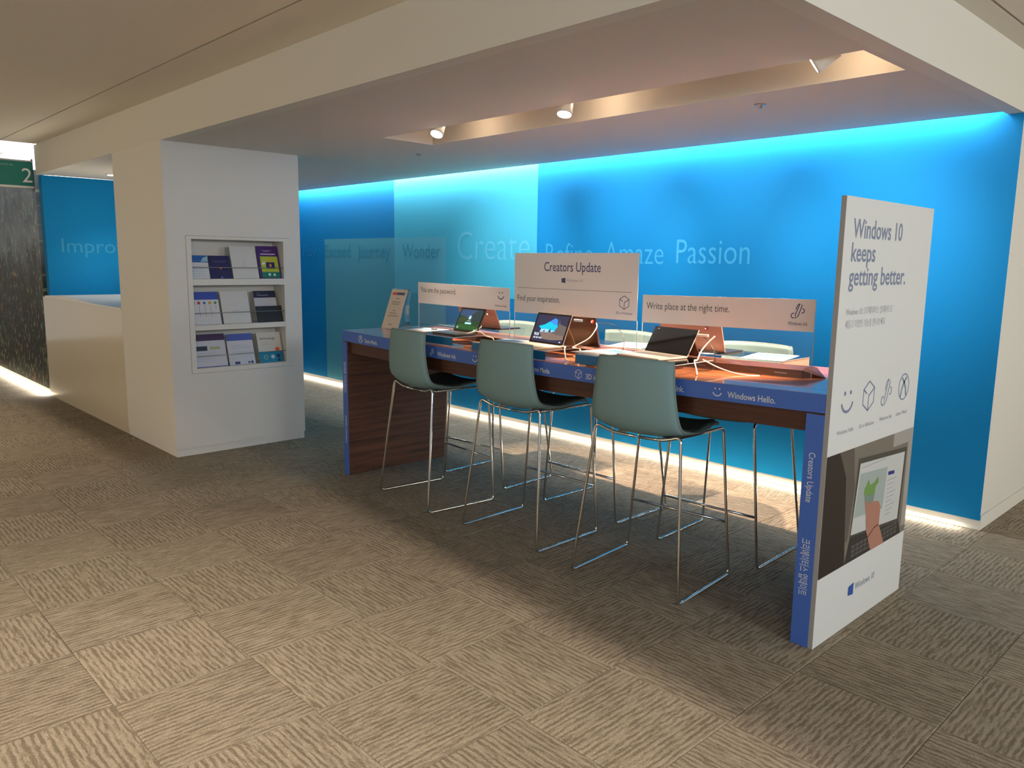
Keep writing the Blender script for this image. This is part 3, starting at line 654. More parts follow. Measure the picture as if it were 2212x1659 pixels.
# central cable box of wood with pointed end
cb = empty('cable_box', (-3.0, 3.42, tz(-3)))
tag(cb, 'low wooden cable box with pointed end running along table centre', 'cable box')
def cbz(x, h): return tz(x)+.0005+h
mb = MB(); n = 20; xa, xb_ = -4.38, -1.62; vs = []; fs = []
sec = [(3.345, 0), (3.345, .036), (3.385, .046), (3.455, .046), (3.495, .036), (3.495, 0)]
for i in range(n+1):
    x = xa+(xb_-xa)*i/n; vs += [(x, y, cbz(x, h)) for y, h in sec]
for i in range(n):
    for j in range(6): k = (j+1) % 6; fs.append((6*i+j, 6*i+k, 6*i+6+k, 6*i+6+j))
tip = len(vs); vs += [(-1.54, 3.42, cbz(-1.54, 0)), (-4.46, 3.42, cbz(-4.46, 0))]
for j in range(6): k = (j+1) % 6; fs += [(6*n+j, 6*n+k, tip), (k, j, tip+1)]
mb.add(vs, fs); wbuild(mb, 'housing', WOODD, cb)
for x in (-2.15, -1.72, -3.4):
    mb = MB(); z = cbz(x, .016); mb.box(x-.03, x+.03, 3.342, 3.3448, z, z+.003); wbuild(mb, 'slot', STEEL, cb)
mb = MB(); Mx = Matrix.Translation((-2.97, 3.425, tz(-2.9)+.047)) @ Matrix.Rotation(math.radians(13), 4, 'X'); mb.box(-.12, .10, -.006, .006, 0, .19, Mx)
tag(wbuild(mb, 'raised_flap', WOODD, cb))

# ================================================================== SIGNS ON THE TABLE
SY = 3.332
def sign(name, label, x0, x1, zl, zr, zbl, zbr):
    t = empty(name, ((x0+x1)/2, SY, tz((x0+x1)/2))); tag(t, label, 'sign')
    mb = MB(); th_ = .004
    g0, g1 = tz(x0)+.0008, tz(x1)+.0008; n = 12; vs = []; fs = []
    for i in range(n+1):
        a = i/n; x = x0+(x1-x0)*a; zb_ = tz(x)+.0008; zt = zl+(zr-zl)*a
        vs += [(x, SY, zb_), (x, SY+th_, zb_), (x, SY+th_, zt), (x, SY, zt)]
    for i in range(n):
        for j in range(4): k = (j+1) % 4; fs.append((4*i+k, 4*i+j, 4*i+4+j, 4*i+4+k))
    fs += [(0, 1, 2, 3), (4*n+3, 4*n+2, 4*n+1, 4*n)]
    mb.add(vs, fs); wbuild(mb, 'acrylic_sheet', ACRYL, t)
    mb = MB()
    vs = [(x0, SY-.003, zbl), (x1, SY-.003, zbr), (x1, SY-.003, zr), (x0, SY-.003, zl)]; vs += [(a, SY-.0004, c) for a, b, c in vs]
    mb.add(vs, [(0, 1, 2, 3), (7, 6, 5, 4), (0, 4, 5, 1), (1, 5, 6, 2), (2, 6, 7, 3), (3, 7, 4, 0)]); wbuild(mb, 'printed_card', SIGNW, t)
    for x in (x0, x1):
        mb = MB(); s_ = 1 if x == x0 else -1; mb.box(min(x-.0012*s_, x+.0006*s_), max(x-.0012*s_, x+.0006*s_), SY-.0002, SY+th_, tz(x)+.001, zbl if x == x0 else zbr); wbuild(mb, 'edge', ACRYLE, t)
    slope = Vector((x1-x0, 0, zr-zl))
    def fl(): return Flat((x0, SY-.003, zl), slope, (0, 0, 1))
    return t, fl
t, fl = sign('table_sign', 'white sign reading You are the password, on clear acrylic above the left laptop', -4.453, -3.52, 1.395, 1.382, 1.250, 1.240)
F = fl(); F.text('You are the password.', .03, -.066, .034, .385); ondesk(F.build('lettering', STEXT, None), t)
F = fl(); F.smile(.855, -.050, .030); F.text('Windows Hello', .80, -.120, .013, .110); ondesk(F.build('icon', STEXTB, None), t)
t, fl = sign('table_sign', 'tall white Creators Update sign on clear acrylic in the middle of the table', -3.476, -2.54, 1.596, 1.597, 1.238, 1.242)
F = fl(); F.text('Creators Update', .25, -.104, .052, .43, .003); F.window(.405, -.155, .015); ondesk(F.build('title', STEXTB, None), t)
F = fl(); F.text('Windows 10', .427, -.162, .016, .125); ondesk(F.build('lettering', GTEXT, None), t)
F = fl(); F.rect(.03, -.2075, .90, -.2055); F.text('Find your inspiration.', .028, -.284, .034, .352); ondesk(F.build('lettering', STEXT, None), t)
F = fl(); F.cube(.85, -.262, .036, .11); F.text('3D in Windows', .795, -.325, .013, .112); ondesk(F.build('icon', STEXTB, None), t)
t, fl = sign('table_sign', 'white sign reading Write place at the right time, on clear acrylic near the banner', -2.505, -1.57, 1.382, 1.397, 1.238, 1.254)
F = fl(); F.text('Write place at the right time.', .027, -.072, .034, .485); ondesk(F.build('lettering', STEXT, None), t)
F = fl(); F.pen(.858, -.052, .036, .12); F.text('Windows Ink', .812, -.116, .015, .092); ondesk(F.build('icon', STEXTB, None), t)

# ================================================================== RISERS, LEAFLETS
RH = .050
REFLSTRIP = mat('blue_reflection_strip', (.008, .13, .30), .35)  # blue wall's reflection under the riser, painted as a strip across its front
def riser(x, y0, y1, label, wd=.60, side=None, group='clear acrylic risers on the table'):
    t = empty('acrylic_riser', (x, (y0+y1)/2, tz(x))); tag(t, label, 'riser')
    x0, x1 = x-wd/2, x+wd/2; z = min(tz(x0), tz(x1), tz(x))+.001; z = max(tz(x0), tz(x1), tz(x))+.0012
    mb = MB(); mb.box(x0, x1, y0, y1, z+RH-.003, z+RH); wbuild(mb, 'top_plate', ACRYL, t)
    for xx in (x0, x1-.003):
        mb = MB(); mb.box(xx, xx+.003, y0, y1, z, z+RH-.0032); wbuild(mb, 'side_plate', side if side and xx > x else ACRYL, t)
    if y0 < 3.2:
        mb = MB(); mb.box(x0, x1, y0+.0005, y0+.003, z, z+RH-.0032); wbuild(mb, 'reflection_strip', REFLSTRIP, t)
    mb = MB(); mb.box(x0, x1, y0-.0007, y0-.0001, z+RH-.003, z+RH); mb.box(x1+.0001, x1+.0006, y0, y1, z+RH-.003, z+RH); wbuild(mb, 'edge', ACRYLE, t)
    return z+RH
RZ = {}
for k, (x, l) in enumerate(((-3.955, 'clear acrylic riser under the green-screened laptop'), (-3.175, 'clear acrylic riser under the laptop with the cave picture'), (-2.36, 'clear acrylic riser under the black-screened laptop'))):
    RZ[k] = riser(x, 2.985, 3.318, l)
RB = {}
for k, (x, l, sd) in enumerate(((-4.15, 'far side acrylic riser at the left end of the table', None), (-3.10, 'far side acrylic riser behind the middle sign', None), (-2.10, 'far side riser with cream end panel near the banner', CREAM))):
    RB[k] = riser(x, 3.505, 3.79, l, side=sd)
def leaflet(x, y, z, rz, wd, dp, label, cat='leaflet'):
    t = empty('leaflet', (x, y, z), rz); tag(t, label, cat)
    mb = MB(); mb.box(-wd/2, wd/2, -dp/2, dp/2, .0004, .0012); mb.build('sheet', PAPER, t)
    F = Flat((-wd/2, -dp/2, .0012), (1, 0, 0), (0, 1, 0)); F.rect(wd*.06, dp*.62, wd*.94, dp*.80, .0003); F.build('blue_band', PBLUE, t)
    F = Flat((-wd/2, -dp/2, .0012), (1, 0, 0), (0, 1, 0))
    for k in range(8): F.rect(wd*.1, dp*(.08+.06*k), wd*(.9-.12*(k % 3)), dp*(.095+.06*k), .0003)
    F.build('print', C_(150, 155, 165), t)
leaflet(-4.17, 3.15, RZ[0], .15, .21, .297, 'white leaflet with a blue band left of the green-screened laptop')
leaflet(-3.355, 3.15, RZ[1], .25, .20, .28, 'white leaflet with a blue band left of the cave-picture laptop')
leaflet(-2.60, 3.15, RZ[2], -.2, .21, .297, 'white leaflet with blue band left of the black-screened laptop')
leaflet(-3.60, 3.60, max(tz(-3.6), 0)+.0015, .1, .21, .28, 'white leaflet lying on the far side of the table behind the left sign')
leaflet(-2.78, 3.62, tz(-2.65)+.0015 if False else RB[1]+.0005, .3, .21, .29, 'white leaflet seen through the middle sign on the far riser')
leaflet(-1.93, 3.63, RB[2], .2, .21, .297, 'white leaflet on the cream-ended far riser')
leaflet(-2.28, 3.62, RB[2], -.1, .21, .28, 'white leaflet on the far riser beside the copper laptop lid')

# info stand at left end
q = dict(x=-4.73, y=3.269, w=.182, h=.305, t=.359, yaw=.048)
t = empty('info_stand', (q['x'], q['y'], tz(q['x'])), q['yaw']); tag(t, 'leaning white notice in a clear stand at left end of table', 'notice stand')
Mt = Matrix.Rotation(-q['t'], 4, 'X')
W2 = q['w']/2
mb = MB(); mb.box(-W2, W2, 0, .002, .004, q['h'], Mt); mb.build('notice', mat('notice_paper', (.60, .53, .46), .5), t)
mb = MB()
pr = [(-.012, .001), (.0, .002), (.004, .008)]
sp = spline([(-.02, .002), (0, .001), (.03, .06), (.115, .29), (.128, .298), (.135, .285), (.115, .16), (.135, .02), (.15, .001)], 5)
vs = []; fs = []
P2 = spline([(0, .004, .001), (0, .012, .018), (0, .1, .262), (0, .118, .288), (0, .132, .270), (0, .112, .15), (0, .118, .05), (0, .135, .002)], 5)
for p in P2: vs += [(-W2-.002, p.y+.001, p.z), (W2+.006, p.y+.001, p.z)]
for i in range(len(P2)-1): a = 2*i; fs.append((a, a+1, a+3, a+2))
mb.add(vs, fs, True); o = mb.build('acrylic_holder', ACRYL, t); sl = o.modifiers.new('s', 'SOLIDIFY'); sl.thickness = .002
def stf(): 
    R = Mt.to_3x3(); return Flat(R @ Vector((-W2, 0, 0)), R @ Vector((1, 0, 0)), R @ Vector((0, 0, 1)))
F = stf(); F.rect(.02, .262, .075, .282); F.build('red_heading', C_(200, 90, 70), t)
F = stf(); F.rect(.075, .262, .16, .282); F.build('blue_heading', C_(70, 85, 130), t)
F = stf()
for u0, u1, v in ((.07, .115, .232), (.035, .14, .205), (.045, .13, .19), (.075, .105, .14), (.045, .125, .12), (.035, .155, .10), (.075, .11, .035)): F.rect(u0, v, u1, v+.005)
F.disc(.072, .038, .004, .0007, 8)
F.build('print', C_(120, 115, 115), t)

# ================================================================== LAPTOPS
def laptop(label, x, y, z, yaw_, wd, dp, h, tilt, body, screen, keys=None, kick=None, base_t=.010, name='laptop', bezel=.012, chin=0):
    """hinge at local y=0, user side -y, lid leans back towards +y"""
    t = empty(name, (x, y, z), yaw_); tag(t, label, 'laptop')
    mb = MB(); mb.box(-wd/2, wd/2, -dp, .004, .0008, base_t); b_ = mb.build('base', body, t, bevel=.002)
    if keys:
        mb = MB(); nx, ny = 13, 5; kw = wd*.9/nx; kd = dp*.42/ny
        for i in range(nx):
            for j in range(ny):
                mb.box(-wd*.45+kw*i+.001, -wd*.45+kw*(i+1)-.001, -dp*.08-kd*(j+1)+.001, -dp*.08-kd*j-.001, base_t-.0006, base_t+.0012)
        k = mb.build('keyboard', keys, t); k['kind'] = 'stuff'
        mb = MB(); mb.box(-.05, .05, -dp*.93, -dp*.60, base_t-.0006, base_t+.0004); mb.build('trackpad', body, t)
    Mt_ = Matrix.Translation((0, .002, base_t)) @ Matrix.Rotation(-tilt, 4, 'X')
    mb = MB(); mb.box(-wd/2, wd/2, 0, .006, .001, h, Mt_); mb.build('lid', body, t, bevel=.0015)
    mb = MB(); mb.box(-wd/2+.001, wd/2-.001, -.0012, -.0001, .002, h-.001, Mt_); mb.build('bezel', DEVBLK, t)
    R = Mt_.to_3x3(); o = Mt_ @ Vector((-wd/2+bezel, -.0013, bezel+chin))
    def sf(): return Flat(o, R @ Vector((1, 0, 0)), R @ Vector((0, 0, 1)))
    sw, sh = wd-2*bezel, h-2*bezel-chin
    screen(sf, sw, sh, t)
    if kick:
        mb = MB(); hh = h*.62; foot = kick[1]
        top = Mt_ @ Vector((0, .007, hh)); y1 = top.y+foot
        mb.add([(-wd*.46, top.y, top.z), (wd*.47, top.y, top.z), (wd*.47, y1, .001), (-wd*.46, y1, .001), (-wd*.46, top.y+.003, top.z+.002), (wd*.47, top.y+.003, top.z+.002), (wd*.47, y1+.004, .001), (-wd*.46, y1+.004, .001)],
               [(0, 1, 2, 3), (7, 6, 5, 4), (0, 4, 5, 1), (1, 5, 6, 2), (2, 6, 7, 3), (3, 7, 4, 0)]); mb.build('kickstand', kick[0], t)
    return t
EM = {}
def E_(c, s=.9):
    if (c, s) not in EM: EM[c, s] = emat('screen_glow', s2l(*c), s*1.45)
    return EM[c, s]
def scr_green(sf, w_, h, t):
    F = sf(); F.rect(0, 0, w_, h, .0002); F.build('screen', E_((38, 66, 38)), t)
    F = sf(); F.poly([(0, h*.72), (w_*.45, h*.62), (w_, h*.70), (w_, h), (0, h)], .0005); F.build('sky_image', E_((52, 74, 108)), t)
    F = sf(); F.poly([(w_*.45, h*.62), (w_*.6, h*.45), (w_, h*.4), (w_, h), (w_*.72, h*.97), (w_*.58, h*.8)], .0007); F.build('hill_image', E_((40, 58, 58)), t)
    F = sf(); F.poly([(0, h*.55), (w_*.3, h*.66), (w_*.45, h*.6), (w_*.5, h*.4), (w_*.1, h*.36), (0, h*.42)], .0008); F.build('tree_image', E_((55, 68, 45)), t)
    F = sf(); F.poly([(0, h*.25), (w_*.5, h*.30), (w_, h*.18), (w_, h*.03), (0, h*.08)], .0008); F.build('grass_image', E_((42, 84, 40)), t)
    F = sf(); F.disc(w_*.50, h*.62, .016, .0010); F.build('avatar', E_((120, 160, 175)), t)
    F = sf(); F.disc(w_*.50, h*.655, .0055, .0013, 12); F.poly([(w_*.5-.009, h*.56), (w_*.5+.009, h*.56), (w_*.5+.006, h*.615), (w_*.5-.006, h*.615)], .0013); F.build('avatar_figure', E_((215, 230, 235)), t)
    F = sf(); F.rect(w_*.36, h*.30, w_*.64, h*.38, .0012); F.build('button', E_((150, 220, 225), 1.3), t)
    F = sf(); F.rect(w_*.42, h*.44, w_*.59, h*.465, .0012); F.rect(w_*.04, h*.07, w_*.13, h*.10, .0012); F.rect(w_*.04, h*.13, w_*.13, h*.16, .0012); F.rect(w_*.85, h*.04, w_*.95, h*.07, .0012); F.build('lettering', E_((170, 200, 205)), t)
def scr_cave(sf, w_, h, t):
    F = sf(); F.rect(0, 0, w_, h, .0002); F.build('screen', E_((52, 50, 74)), t)
    F = sf(); F.poly([(w_*.12, h*.56), (w_*.30, h*.64), (w_*.45, h*.78), (w_*.57, h*.90), (w_*.66, h*.86), (w_*.72, h*.60), (w_*.66, h*.42), (w_*.55, h*.36), (w_*.20, h*.35), (w_*.22, h*.46)], .0004); F.build('sea_image', E_((20, 175, 200), 1.1), t)
    F = sf(); F.poly([(w_*.42, h*.75), (w_*.57, h*.90), (w_*.66, h*.86), (w_*.71, h*.64), (w_*.6, h*.66), (w_*.52, h*.72)], .0006); F.build('sky_image', E_((55, 125, 215), 1.1), t)
    F = sf(); F.poly([(w_*.22, h*.46), (w_*.40, h*.48), (w_*.68, h*.42), (w_*.55, h*.36), (w_*.20, h*.35)], .0007); F.build('surf_image', E_((150, 185, 220), 1.1), t)
    F = sf(); F.poly([(w_*.20, h*.35), (w_*.62, h*.36), (w_*.98, h*.30), (w_, h*.14), (w_*.6, h*.08), (w_*.34, h*.10)], .0005); F.build('sand_image', E_((128, 108, 98)), t)
    F = sf(); F.poly([(w_*.72, h*.88), (w_*.78, h*.70), (w_, h*.62), (w_, h*.28), (w_*.72, h*.30), (w_*.62, h*.36), (w_*.70, h*.50), (w_*.74, h*.68)], .0006); F.build('rock_image', E_((104, 92, 88)), t)
    F = sf(); F.poly([(w_*.30, h*.36), (w_*.36, h*.36), (w_*.34, h*.46)], .0009); F.poly([(w_*.46, h*.37), (w_*.56, h*.36), (w_*.52, h*.52)], .0009); F.build('stack_image', E_((50, 70, 80)), t)
    F = sf(); F.text('9:53', w_*.05, h*.215, h*.095, w_*.15, .01, .0010); F.text('4월 19일 수요일', w_*.05, h*.105, h*.05, w_*.27, .01, .0010); F.rect(w_*.91, h*.03, w_*.95, h*.06, .001); F.build('lettering', E_((245, 245, 250), 1.2), t)
def scr_black(sf, w_, h, t):
    F = sf(); F.rect(0, 0, w_, h, .0002); F.build('screen', DEVBLK, t)
    F = sf(); F.text('acer', w_*.05, h*.965, .006, None, 0, .0006); F.build('lettering', C_(150, 150, 150), t)
s1 = (CAMZ-(RZ[0]+.010))/.455
laptop('small convertible laptop with dark keyboard and green lock screen', -3.930*s1, 3.336*s1-.022, RZ[0], -.052, .257*s1, .165, .171*s1, .47, DEVGREY, scr_green, base_t=.008)
s2 = (CAMZ-(RZ[1]+.010))/.455
laptop('champagne tablet laptop with bright sea cave lock screen', -3.071*s2, 3.186*s2, RZ[1], -.097, .292*s2, .20, .184*s2, .389, CHAMP, scr_cave, kick=(mat('tan_kickstand', (.25, .17, .09), .5), .06), base_t=.009)
s3 = (CAMZ-(RZ[2]+.010))/.455
laptop('silver tablet laptop with switched-off black screen and grey keys', -2.365*s3, 3.376*s3-.026, RZ[2], -.13, .297*s3, .20, .152*s3, .54, SILVER, scr_black, keys=KEYG, kick=(mat('brown_kickstand', (.10, .025, .012), .5), .05), base_t=.009)
# laptops facing the far side: we see their copper lids
def back_laptop(label, x, y, z, yaw_, wd, h, tilt):
    t = empty('laptop', (x, y, z), yaw_+PI); tag(t, label, 'laptop')
    mb = MB(); mb.box(-wd/2, wd/2, -.17, .004, .0008, .010); mb.build('base', DEVGREY, t, bevel=.002)
    Mt_ = Matrix.Translation((0, .002, .010)) @ Matrix.Rotation(-tilt, 4, 'X')
    mb = MB(); mb.box(-wd/2, wd/2, 0, .007, .001, h, Mt_); mb.build('lid', COPPER, t, bevel=.002)
    mb = MB(); mb.box(-wd/2+.004, wd/2-.004, -.0012, -.0001, .004, h-.004, Mt_); mb.build('screen', DEVBLK, t)
    mb = MB(); mb.box(-wd/2, wd/2, .005, .016, .002, .011); mb.build('hinge', BCABLE, t)
    Fp = Mt_ @ Vector((wd*.28 if x > -3 else -wd*.2, .0075, h*.72))
    return t
back_laptop('copper laptop lid seen from behind, between the green-screened laptop and left sign', -4.02, 3.555, RB[0], 0, .38, .235, .42)
back_laptop('copper laptop lid seen from behind under the Write place sign', -2.325, 3.555, RB[2], 0, .38, .23, .33)

# alarm pucks with lights
def puck(x, y, z, label, m, r=.010):
    t = empty('alarm_sensor', (x, y, z)); tag(t, label, 'sensor')
    mb = MB(); mb.tube([(x, y+.006, z), (x, y, z), (x, y-.003, z)], [r, r, r*.8], 16); wbuild(mb, 'housing', WCABLE if m is not REDLED else mat('red_lens', (.5, .03, .03), .3), t)
    mb = MB(); mb.tube([(x, y-.0031, z), (x, y-.006, z)], [r*.42, r*.3], 10); wbuild(mb, 'light', m, t)
puck(-2.885, 3.372, tz(-2.8)+.190, 'red glowing alarm sensor on the raised wooden flap', REDLED, .011)
puck(-2.225, 3.50, RB[2]+.128, 'red glowing alarm sensor on the right copper lid', REDLED, .009)
puck(-3.90, 3.49, RB[0]+.105, 'white glowing alarm sensor on the left copper lid', WLED, .007)

# ------------------------------------------------------------------ cables
def cable(pts, r, m, label, cat='cable'):
    mb = MB(); mb.tube(spline(pts, 8), r, 7); return tag(mb.build('cable', m), label, cat)
z = tz(-2.8)
cable([(-2.83, 3.345, z+.188), (-2.79, 3.30, z+.165), (-2.80, 3.25, z+.11), (-2.86, 3.22, z+.07), (-2.87, 3.20, RZ[1]+.004), (-2.79, 3.17, RZ[1]+.004), (-2.76, 3.12, z+.012)], .0032, WCABLE, 'white cable hanging from the red sensor beside the cave-picture laptop')
cable([(-2.815, 3.35, z+.19), (-2.70, 3.34, z+.185), (-2.60, 3.30, z+.13), (-2.57, 3.26, z+.07), (-2.585, 3.24, z+.025)], .0022, BCABLE, 'black cable arching right from the raised wooden flap')
cable([(-2.915, 3.15, RZ[1]+.012), (-2.87, 3.14, RZ[1]+.012), (-2.84, 3.10, RZ[1]+.006), (-2.80, 3.07, z+.01), (-2.76, 3.06, z+.006)], .0035, WCABLE, 'white power cable at the hinge of the cave-picture laptop')
cable([(-2.86, 3.20, z+.006), (-2.78, 3.16, z+.006), (-2.70, 3.17, z+.007), (-2.62, 3.20, RZ[2]+.004), (-2.52, 3.22, RZ[2]+.004)], .0032, WCABLE, 'white cable lying between the middle and right risers')
z = tz(-3.8)
cable([(-3.77, 3.22, RZ[0]+.006), (-3.72, 3.24, RZ[0]+.03), (-3.70, 3.26, RZ[0]+.05), (-3.74, 3.27, RZ[0]+.055), (-3.79, 3.25, RZ[0]+.02)], .003, WCABLE, 'white cable looped beside the green-screened laptop')
cable([(-3.77, 3.20, RZ[0]+.006), (-3.68, 3.22, RZ[0]+.022), (-3.63, 3.24, z+.055), (-3.58, 3.25, z+.045), (-3.54, 3.22, z+.006), (-3.50, 3.15, z+.006)], .003, WCABLE, 'white cable curling off the left riser')
z = tz(-2.1)
cable([(-2.138, 3.298, RZ[2]+.112), (-2.12, 3.305, RZ[2]+.112), (-2.09, 3.30, RZ[2]+.10), (-2.06, 3.29, RZ[2]+.075), (-2.03, 3.28, RZ[2]+.035), (-2.02, 3.26, z+.02), (-2.08, 3.22, z+.006)], .002, BCABLE, 'thin black cable arching from the black-screened laptop')
cable([(-2.045, 3.30, RZ[2]+.118), (-2.070, 3.28, RZ[2]+.085), (-2.088, 3.25, RZ[2]+.042), (-2.085, 3.22, RZ[2]+.006), (-2.075, 3.18, RZ[2]+.005), (-2.035, 3.14, z+.02), (-2.005, 3.10, z+.005)], .0035, WCABLE, 'white cable dropping from the right riser onto the lit table')
cable([(-2.08, 3.26, RZ[2]+.004), (-1.98, 3.24, z+.03), (-1.90, 3.25, z+.012), (-1.84, 3.27, z+.006), (-1.80, 3.30, z+.006)], .0032, WCABLE, 'white cable running right along the wooden cable box')
mb = MB(); mb.box(-2.138, -2.075, 3.285, 3.295, RZ[2]+.112, RZ[2]+.124); tag(mb.build('cable_plug', WCABLE, bevel=.002), 'pale adapter plug sticking out of the black-screened laptop', 'plug')
mb = MB(); mb.box(-2.862, -2.805, 3.19, 3.202, RZ[1]+.150, RZ[1]+.163); tag(mb.build('cable_plug', ACRYLE, bevel=.002), 'clear clamp on the upper right corner of the cave-picture laptop', 'clamp')
mb = MB(); mb.box(-4.14, -4.105, 3.20, 3.225, RZ[0]+.001, RZ[0]+.014); tag(mb.build('cable_plug', STEEL, bevel=.002), 'small steel plug left of the green-screened laptop', 'plug')

# ================================================================== BANNER
bn = empty('banner_board', (XE, 3.395, 0)); tag(bn, 'tall white Windows promotional board with photo standing at table end', 'banner')
bn['label'] = 'tall white promotional board with photo and four icons at the table end'
BY0, BY1, BH = 2.948, 3.852, 1.803
mb = MB(); mb.box(-1.3205, -1.3015, BY0, BY1, .001, BH); wbuild(mb, 'core', BEDGE, bn)
mb = MB(); mb.box(-1.3012, -1.300, BY0, BY1, .001, BH); wbuild(mb, 'face', BANNER, bn)
def bf(): return Flat((-1.300, 0, 0), (0, 1, 0), (0, 0, 1))
def bdraw(name, m, fn): F = bf(); fn(F); ondesk(F.build(name, m, None), bn)
bdraw('title', BTEXT, lambda F: (F.text('Windows 10', 3.022, 1.652, .070, .485, .013), F.text('keeps', 3.022, 1.562, .070, .225, .013), F.text('getting better.', 3.016, 1.470, .070, .568, .013)))
bdraw('lettering', GTEXT, lambda F: (F.text('Windows 10 크리에이터스 업데이트로', 3.014, 1.355, .024, .456), F.text('새롭고 다양한 기능을 만나보세요', 3.014, 1.306, .024, .388)))
bdraw('icon', BTEXT, lambda F: F.smile(3.093, 1.008, .058)); bdraw('icon', BTEXT, lambda F: F.cube(3.299, 1.010, .062, .11))
bdraw('icon', BTEXT, lambda F: F.pen(3.492, 1.008, .062, .10)); bdraw('icon', BTEXT, lambda F: F.pad(3.681, 1.011, .058, .10))
bdraw('lettering', GTEXT, lambda F: (F.text('Windows Hello', 3.017, .880, .017, .157), F.text('3D in Windows', 3.225, .880, .017, .155), F.text('Windows Ink', 3.432, .884, .017, .136), F.text('Game Mode', 3.616, .884, .017, .128)))
def ink(c): return C_(*c)
bdraw('photo', ink((120, 112, 102)), lambda F: F.rect(BY0, .297, BY1, .803, .0004))
bdraw('photo_shade', ink((46, 38, 34)), lambda F: F.poly([(BY0, .803), (3.065, .803), (3.14, .688), (3.19, .297), (BY0, .297)], .0007))
bdraw('photo_shade', ink((92, 84, 76)), lambda F: F.poly([(3.065, .803), (3.20, .803), (3.235, .62), (3.20, .40), (3.18, .40), (3.14, .688)], .0008))
bdraw('photo_light', ink((160, 156, 150)), lambda F: (F.rect(3.62, .74, BY1, .803, .0006), F.rect(3.80, .33, BY1, .74, .0006)))
bdraw('photo_keyboard', ink((52, 48, 46)), lambda F: F.poly([(3.226, .409), (3.766, .365), (3.800, .297), (3.19, .297)], .0009))
bdraw('photo_keys', ink((88, 84, 80)), lambda F: [F.rect(3.25+.042*i, .313+.02*j, 3.284+.042*i, .327+.02*j, .0012) for i in range(12) for j in range(3)])
bdraw('photo_laptop', ink((74, 72, 66)), lambda F: F.poly([(3.254, .748), (3.789, .718), (3.766, .365), (3.226, .409)], .0010))
bdraw('photo_screen', ink((196, 198, 196)), lambda F: F.poly([(3.274, .723), (3.767, .698), (3.745, .380), (3.231, .418)], .0013))
bdraw('photo_picture', ink((160, 172, 168)), lambda F: F.poly([(3.283, .677), (3.572, .659), (3.553, .470), (3.249, .490)], .0016))
bdraw('photo_button', ink((40, 50, 130)), lambda F: F.poly([(3.586, .634), (3.657, .629), (3.658, .612), (3.586, .617)], .0016))
bdraw('photo_text', ink((150, 152, 155)), lambda F: [F.rect(3.585, .59-.02*k, 3.69-.02*(k % 3), .593-.02*k, .0016) for k in range(9)] and F.rect(3.29, .70, 3.55, .703, .0016))
bdraw('photo_glass', ink((120, 140, 128)), lambda F: F.poly([(3.33, .587), (3.453, .566), (3.434, .500), (3.364, .505)], .0018))
bdraw('photo_herbs', ink((110, 150, 78)), lambda F: F.poly([(3.335, .6), (3.354, .616), (3.372, .638), (3.395, .608), (3.43, .612), (3.455, .622), (3.478, .632), (3.481, .602), (3.455, .592), (3.449, .560), (3.378, .562), (3.338, .578)], .0020))
bdraw('photo_arm', ink((172, 122, 104)), lambda F: F.poly([(3.35, .539), (3.371, .547), (3.392, .523), (3.43, .528), (3.50, .515), (3.530, .485), (3.526, .402), (3.601, .297), (3.455, .297), (3.39, .40), (3.366, .503)], .0022))
bdraw('photo_bracelet', ink((92, 60, 50)), lambda F: F.stroke([(3.523, .403), (3.475, .398), (3.435, .378), (3.41, .366)], .006, .0026))
bdraw('logo', LOGOB, lambda F: F.window(3.281, .161, .027))
bdraw('lettering', BTEXT, lambda F: F.text('Windows 10', 3.326, .149, .030, .205))

# ================================================================== STOOLS
prof = [(-.240, 1.110, .200), (-.248, 1.05, .207), (-.250, .98, .214), (-.247, .91, .223), (-.238, .842, .232), (-.214, .787, .238), (-.165, .754, .240), (-.09, .742, .238), (0, .742, .234), (.08, .752, .230), (.155, .763, .224), (.205, .764, .216), (.235, .750, .206)]
def resample(pf, k=3):
    P = spline([(a, b, c) for a, b, c in pf], k); return P
def stool_surface(off, shrink=0, i0=0, i1=None, nu=14):
    P = resample(prof); n = len(P); i1 = n if i1 is None else i1; rows = []
    for i in range(i0, i1):
        a = P[max(i-1, 0)]; b = P[min(i+1, n-1)]; ty, tz_ = b.x-a.x, b.y-a.y; l = math.hypot(ty, tz_); ny, nz = -tz_/l, ty/l   # inner normal
        s = i/(n-1); edge = .034 if s < .55 else max(.016, .034-.05*(s-.55)/.4)
        row = []
        for j in range(nu+1):
            u = -1+2*j/nu; c = edge*abs(u)**2.4
            w_ = P[i].z-shrink
            row.append((u*w_, P[i].x+ny*(c+off), P[i].y+nz*(c+off)))
        rows.append(row)
    return rows
def grid_closed(mb, A, B):
    """closed sheet between two matching grids"""
    m, n = len(A), len(A[0]); vs = [p for r in A for p in r]+[p for r in B for p in r]; o = m*n; fs = []
    for i in range(m-1):
        for j in range(n-1):
            a = i*n+j; fs.append((a, a+n, a+n+1, a+1)); fs.append((o+a, o+a+1, o+a+n+1, o+a+n))
    for i in range(m-1):
        a = i*n; fs.append((a, o+a, o+a+n, a+n)); a = i*n+n-1; fs.append((a, a+n, o+a+n, o+a))
    for j in range(n-1):
        fs.append((j, j+1, o+j+1, o+j)); a = (m-1)*n+j; fs.append((a, o+a, o+a+1, a+1))
    mb.add(vs, fs, True); return vs
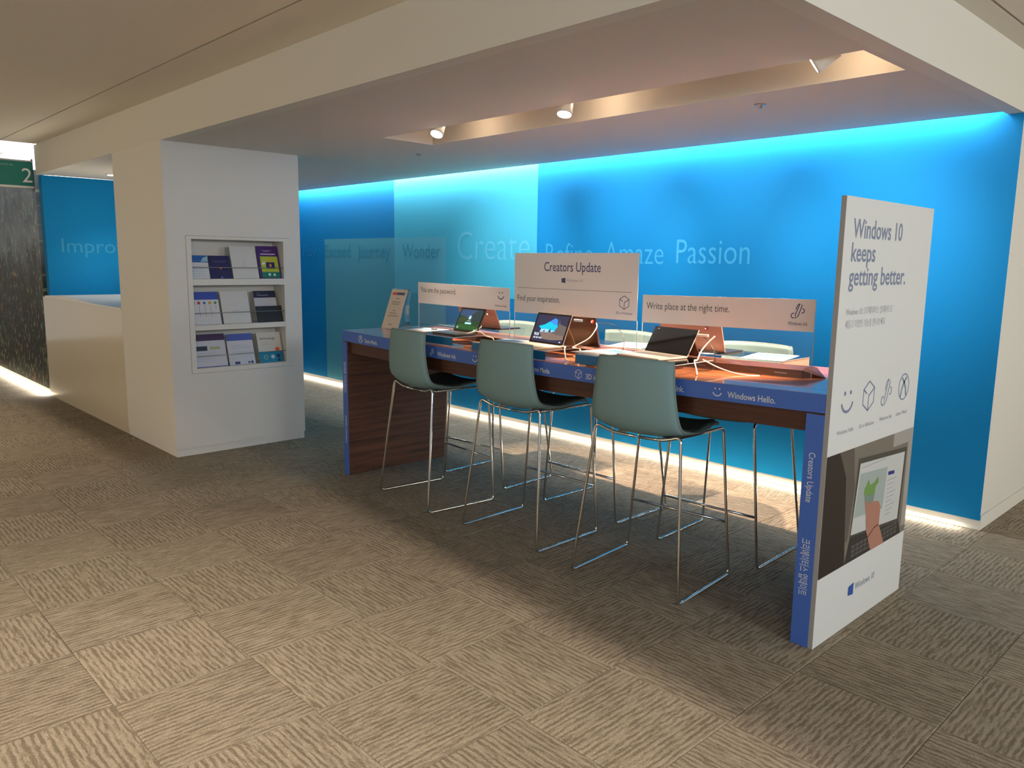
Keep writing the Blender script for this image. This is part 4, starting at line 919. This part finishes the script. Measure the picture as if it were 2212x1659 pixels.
def make_stool():
    t = empty('bar_stool', (0, 0, 0))
    mb = MB(); A = stool_surface(-.007); B = stool_surface(.006); grid_closed(mb, B, A); o = mb.build('shell', FABRIC, t)
    np_ = len(A)
    rim = [r[0] for r in A]+A[-1][1:]+[r[-1] for r in A[::-1]][1:]+A[0][::-1][1:-1]
    rimB = [r[0] for r in B]+B[-1][1:]+[r[-1] for r in B[::-1]][1:]+B[0][::-1][1:-1]
    mb = MB(); mb.tube([(Vector(a)+Vector(b))/2 for a, b in zip(rim, rimB)], .0068, 6, True); mb.build('piping', PIPING, t)
    k0 = int(np_*.40)
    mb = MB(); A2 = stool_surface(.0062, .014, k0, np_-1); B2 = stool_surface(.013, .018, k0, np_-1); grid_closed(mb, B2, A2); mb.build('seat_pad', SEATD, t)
    R = .0072; ft_, tp, zr, zf = .3025, .235, .764, .750
    for s in (-1, 1):
        pts = [(0.01*s, -.165, .731), (s*.14, -.168, .735), (s*tp, -.174, zr), (s*ft_, -.2525, R), (s*(ft_-.002), .2525, R), (s*tp, .245, zf), (s*.215, .05, .746), (s*.16, -.06, .731), (s*.14, -.10, .729)]
        mb = MB(); mb.tube(fillet(pts, .028, 5), R, 10); mb.build('leg', CHROME, t)
    k = .37; xr_ = ft_-(ft_-tp)*k; yr_ = .2525-.0075*k
    mb = MB(); mb.cyl((-xr_, yr_, .742*k), (xr_, yr_, .742*k), .0068, seg=10); mb.build('footrest', CHROME, t)
    mb = MB(); mb.cyl((-.15, -.03, .728), (.15, -.03, .728), .007, seg=10); mb.cyl((-.15, .10, .734), (.15, .10, .734), .006, seg=10)
    for sx in (-.12, .12): mb.box(sx-.018, sx+.018, -.12, .12, .727, .737)
    mb.build('seat_bracket', STEEL, t)
    return t
def copy_tree(o, parent=None):
    c = o.copy(); COL.objects.link(c); c.parent = parent
    for ch in list(o.children): copy_tree(ch, c)
    return c
proto = make_stool()
SP = [(-3.977, 3.1145, -.10, 'grey-teal bar stool nearest the column, on the near side of the table'),
      (-3.0985, 3.113, .015, 'grey-teal bar stool in the middle of the near side'),
      (-2.224, 3.1025, .085, 'grey-teal bar stool nearest the white board, on the near side'),
      (-4.09, 3.775, PI+.05, 'far side bar stool at the column end, mostly hidden by the table'),
      (-3.11, 3.806, PI, 'far side bar stool facing us behind the middle of the table'),
      (-2.192, 3.7785, PI+.05, 'far side bar stool beside the white board end of the table')]
for i, (x, y, a, l) in enumerate(SP):
    o = proto if i == 0 else copy_tree(proto)
    o.location = (x, y, 0); o.rotation_euler = (0, 0, a); tag(o, l, 'bar stool', 'bar stools around the table')
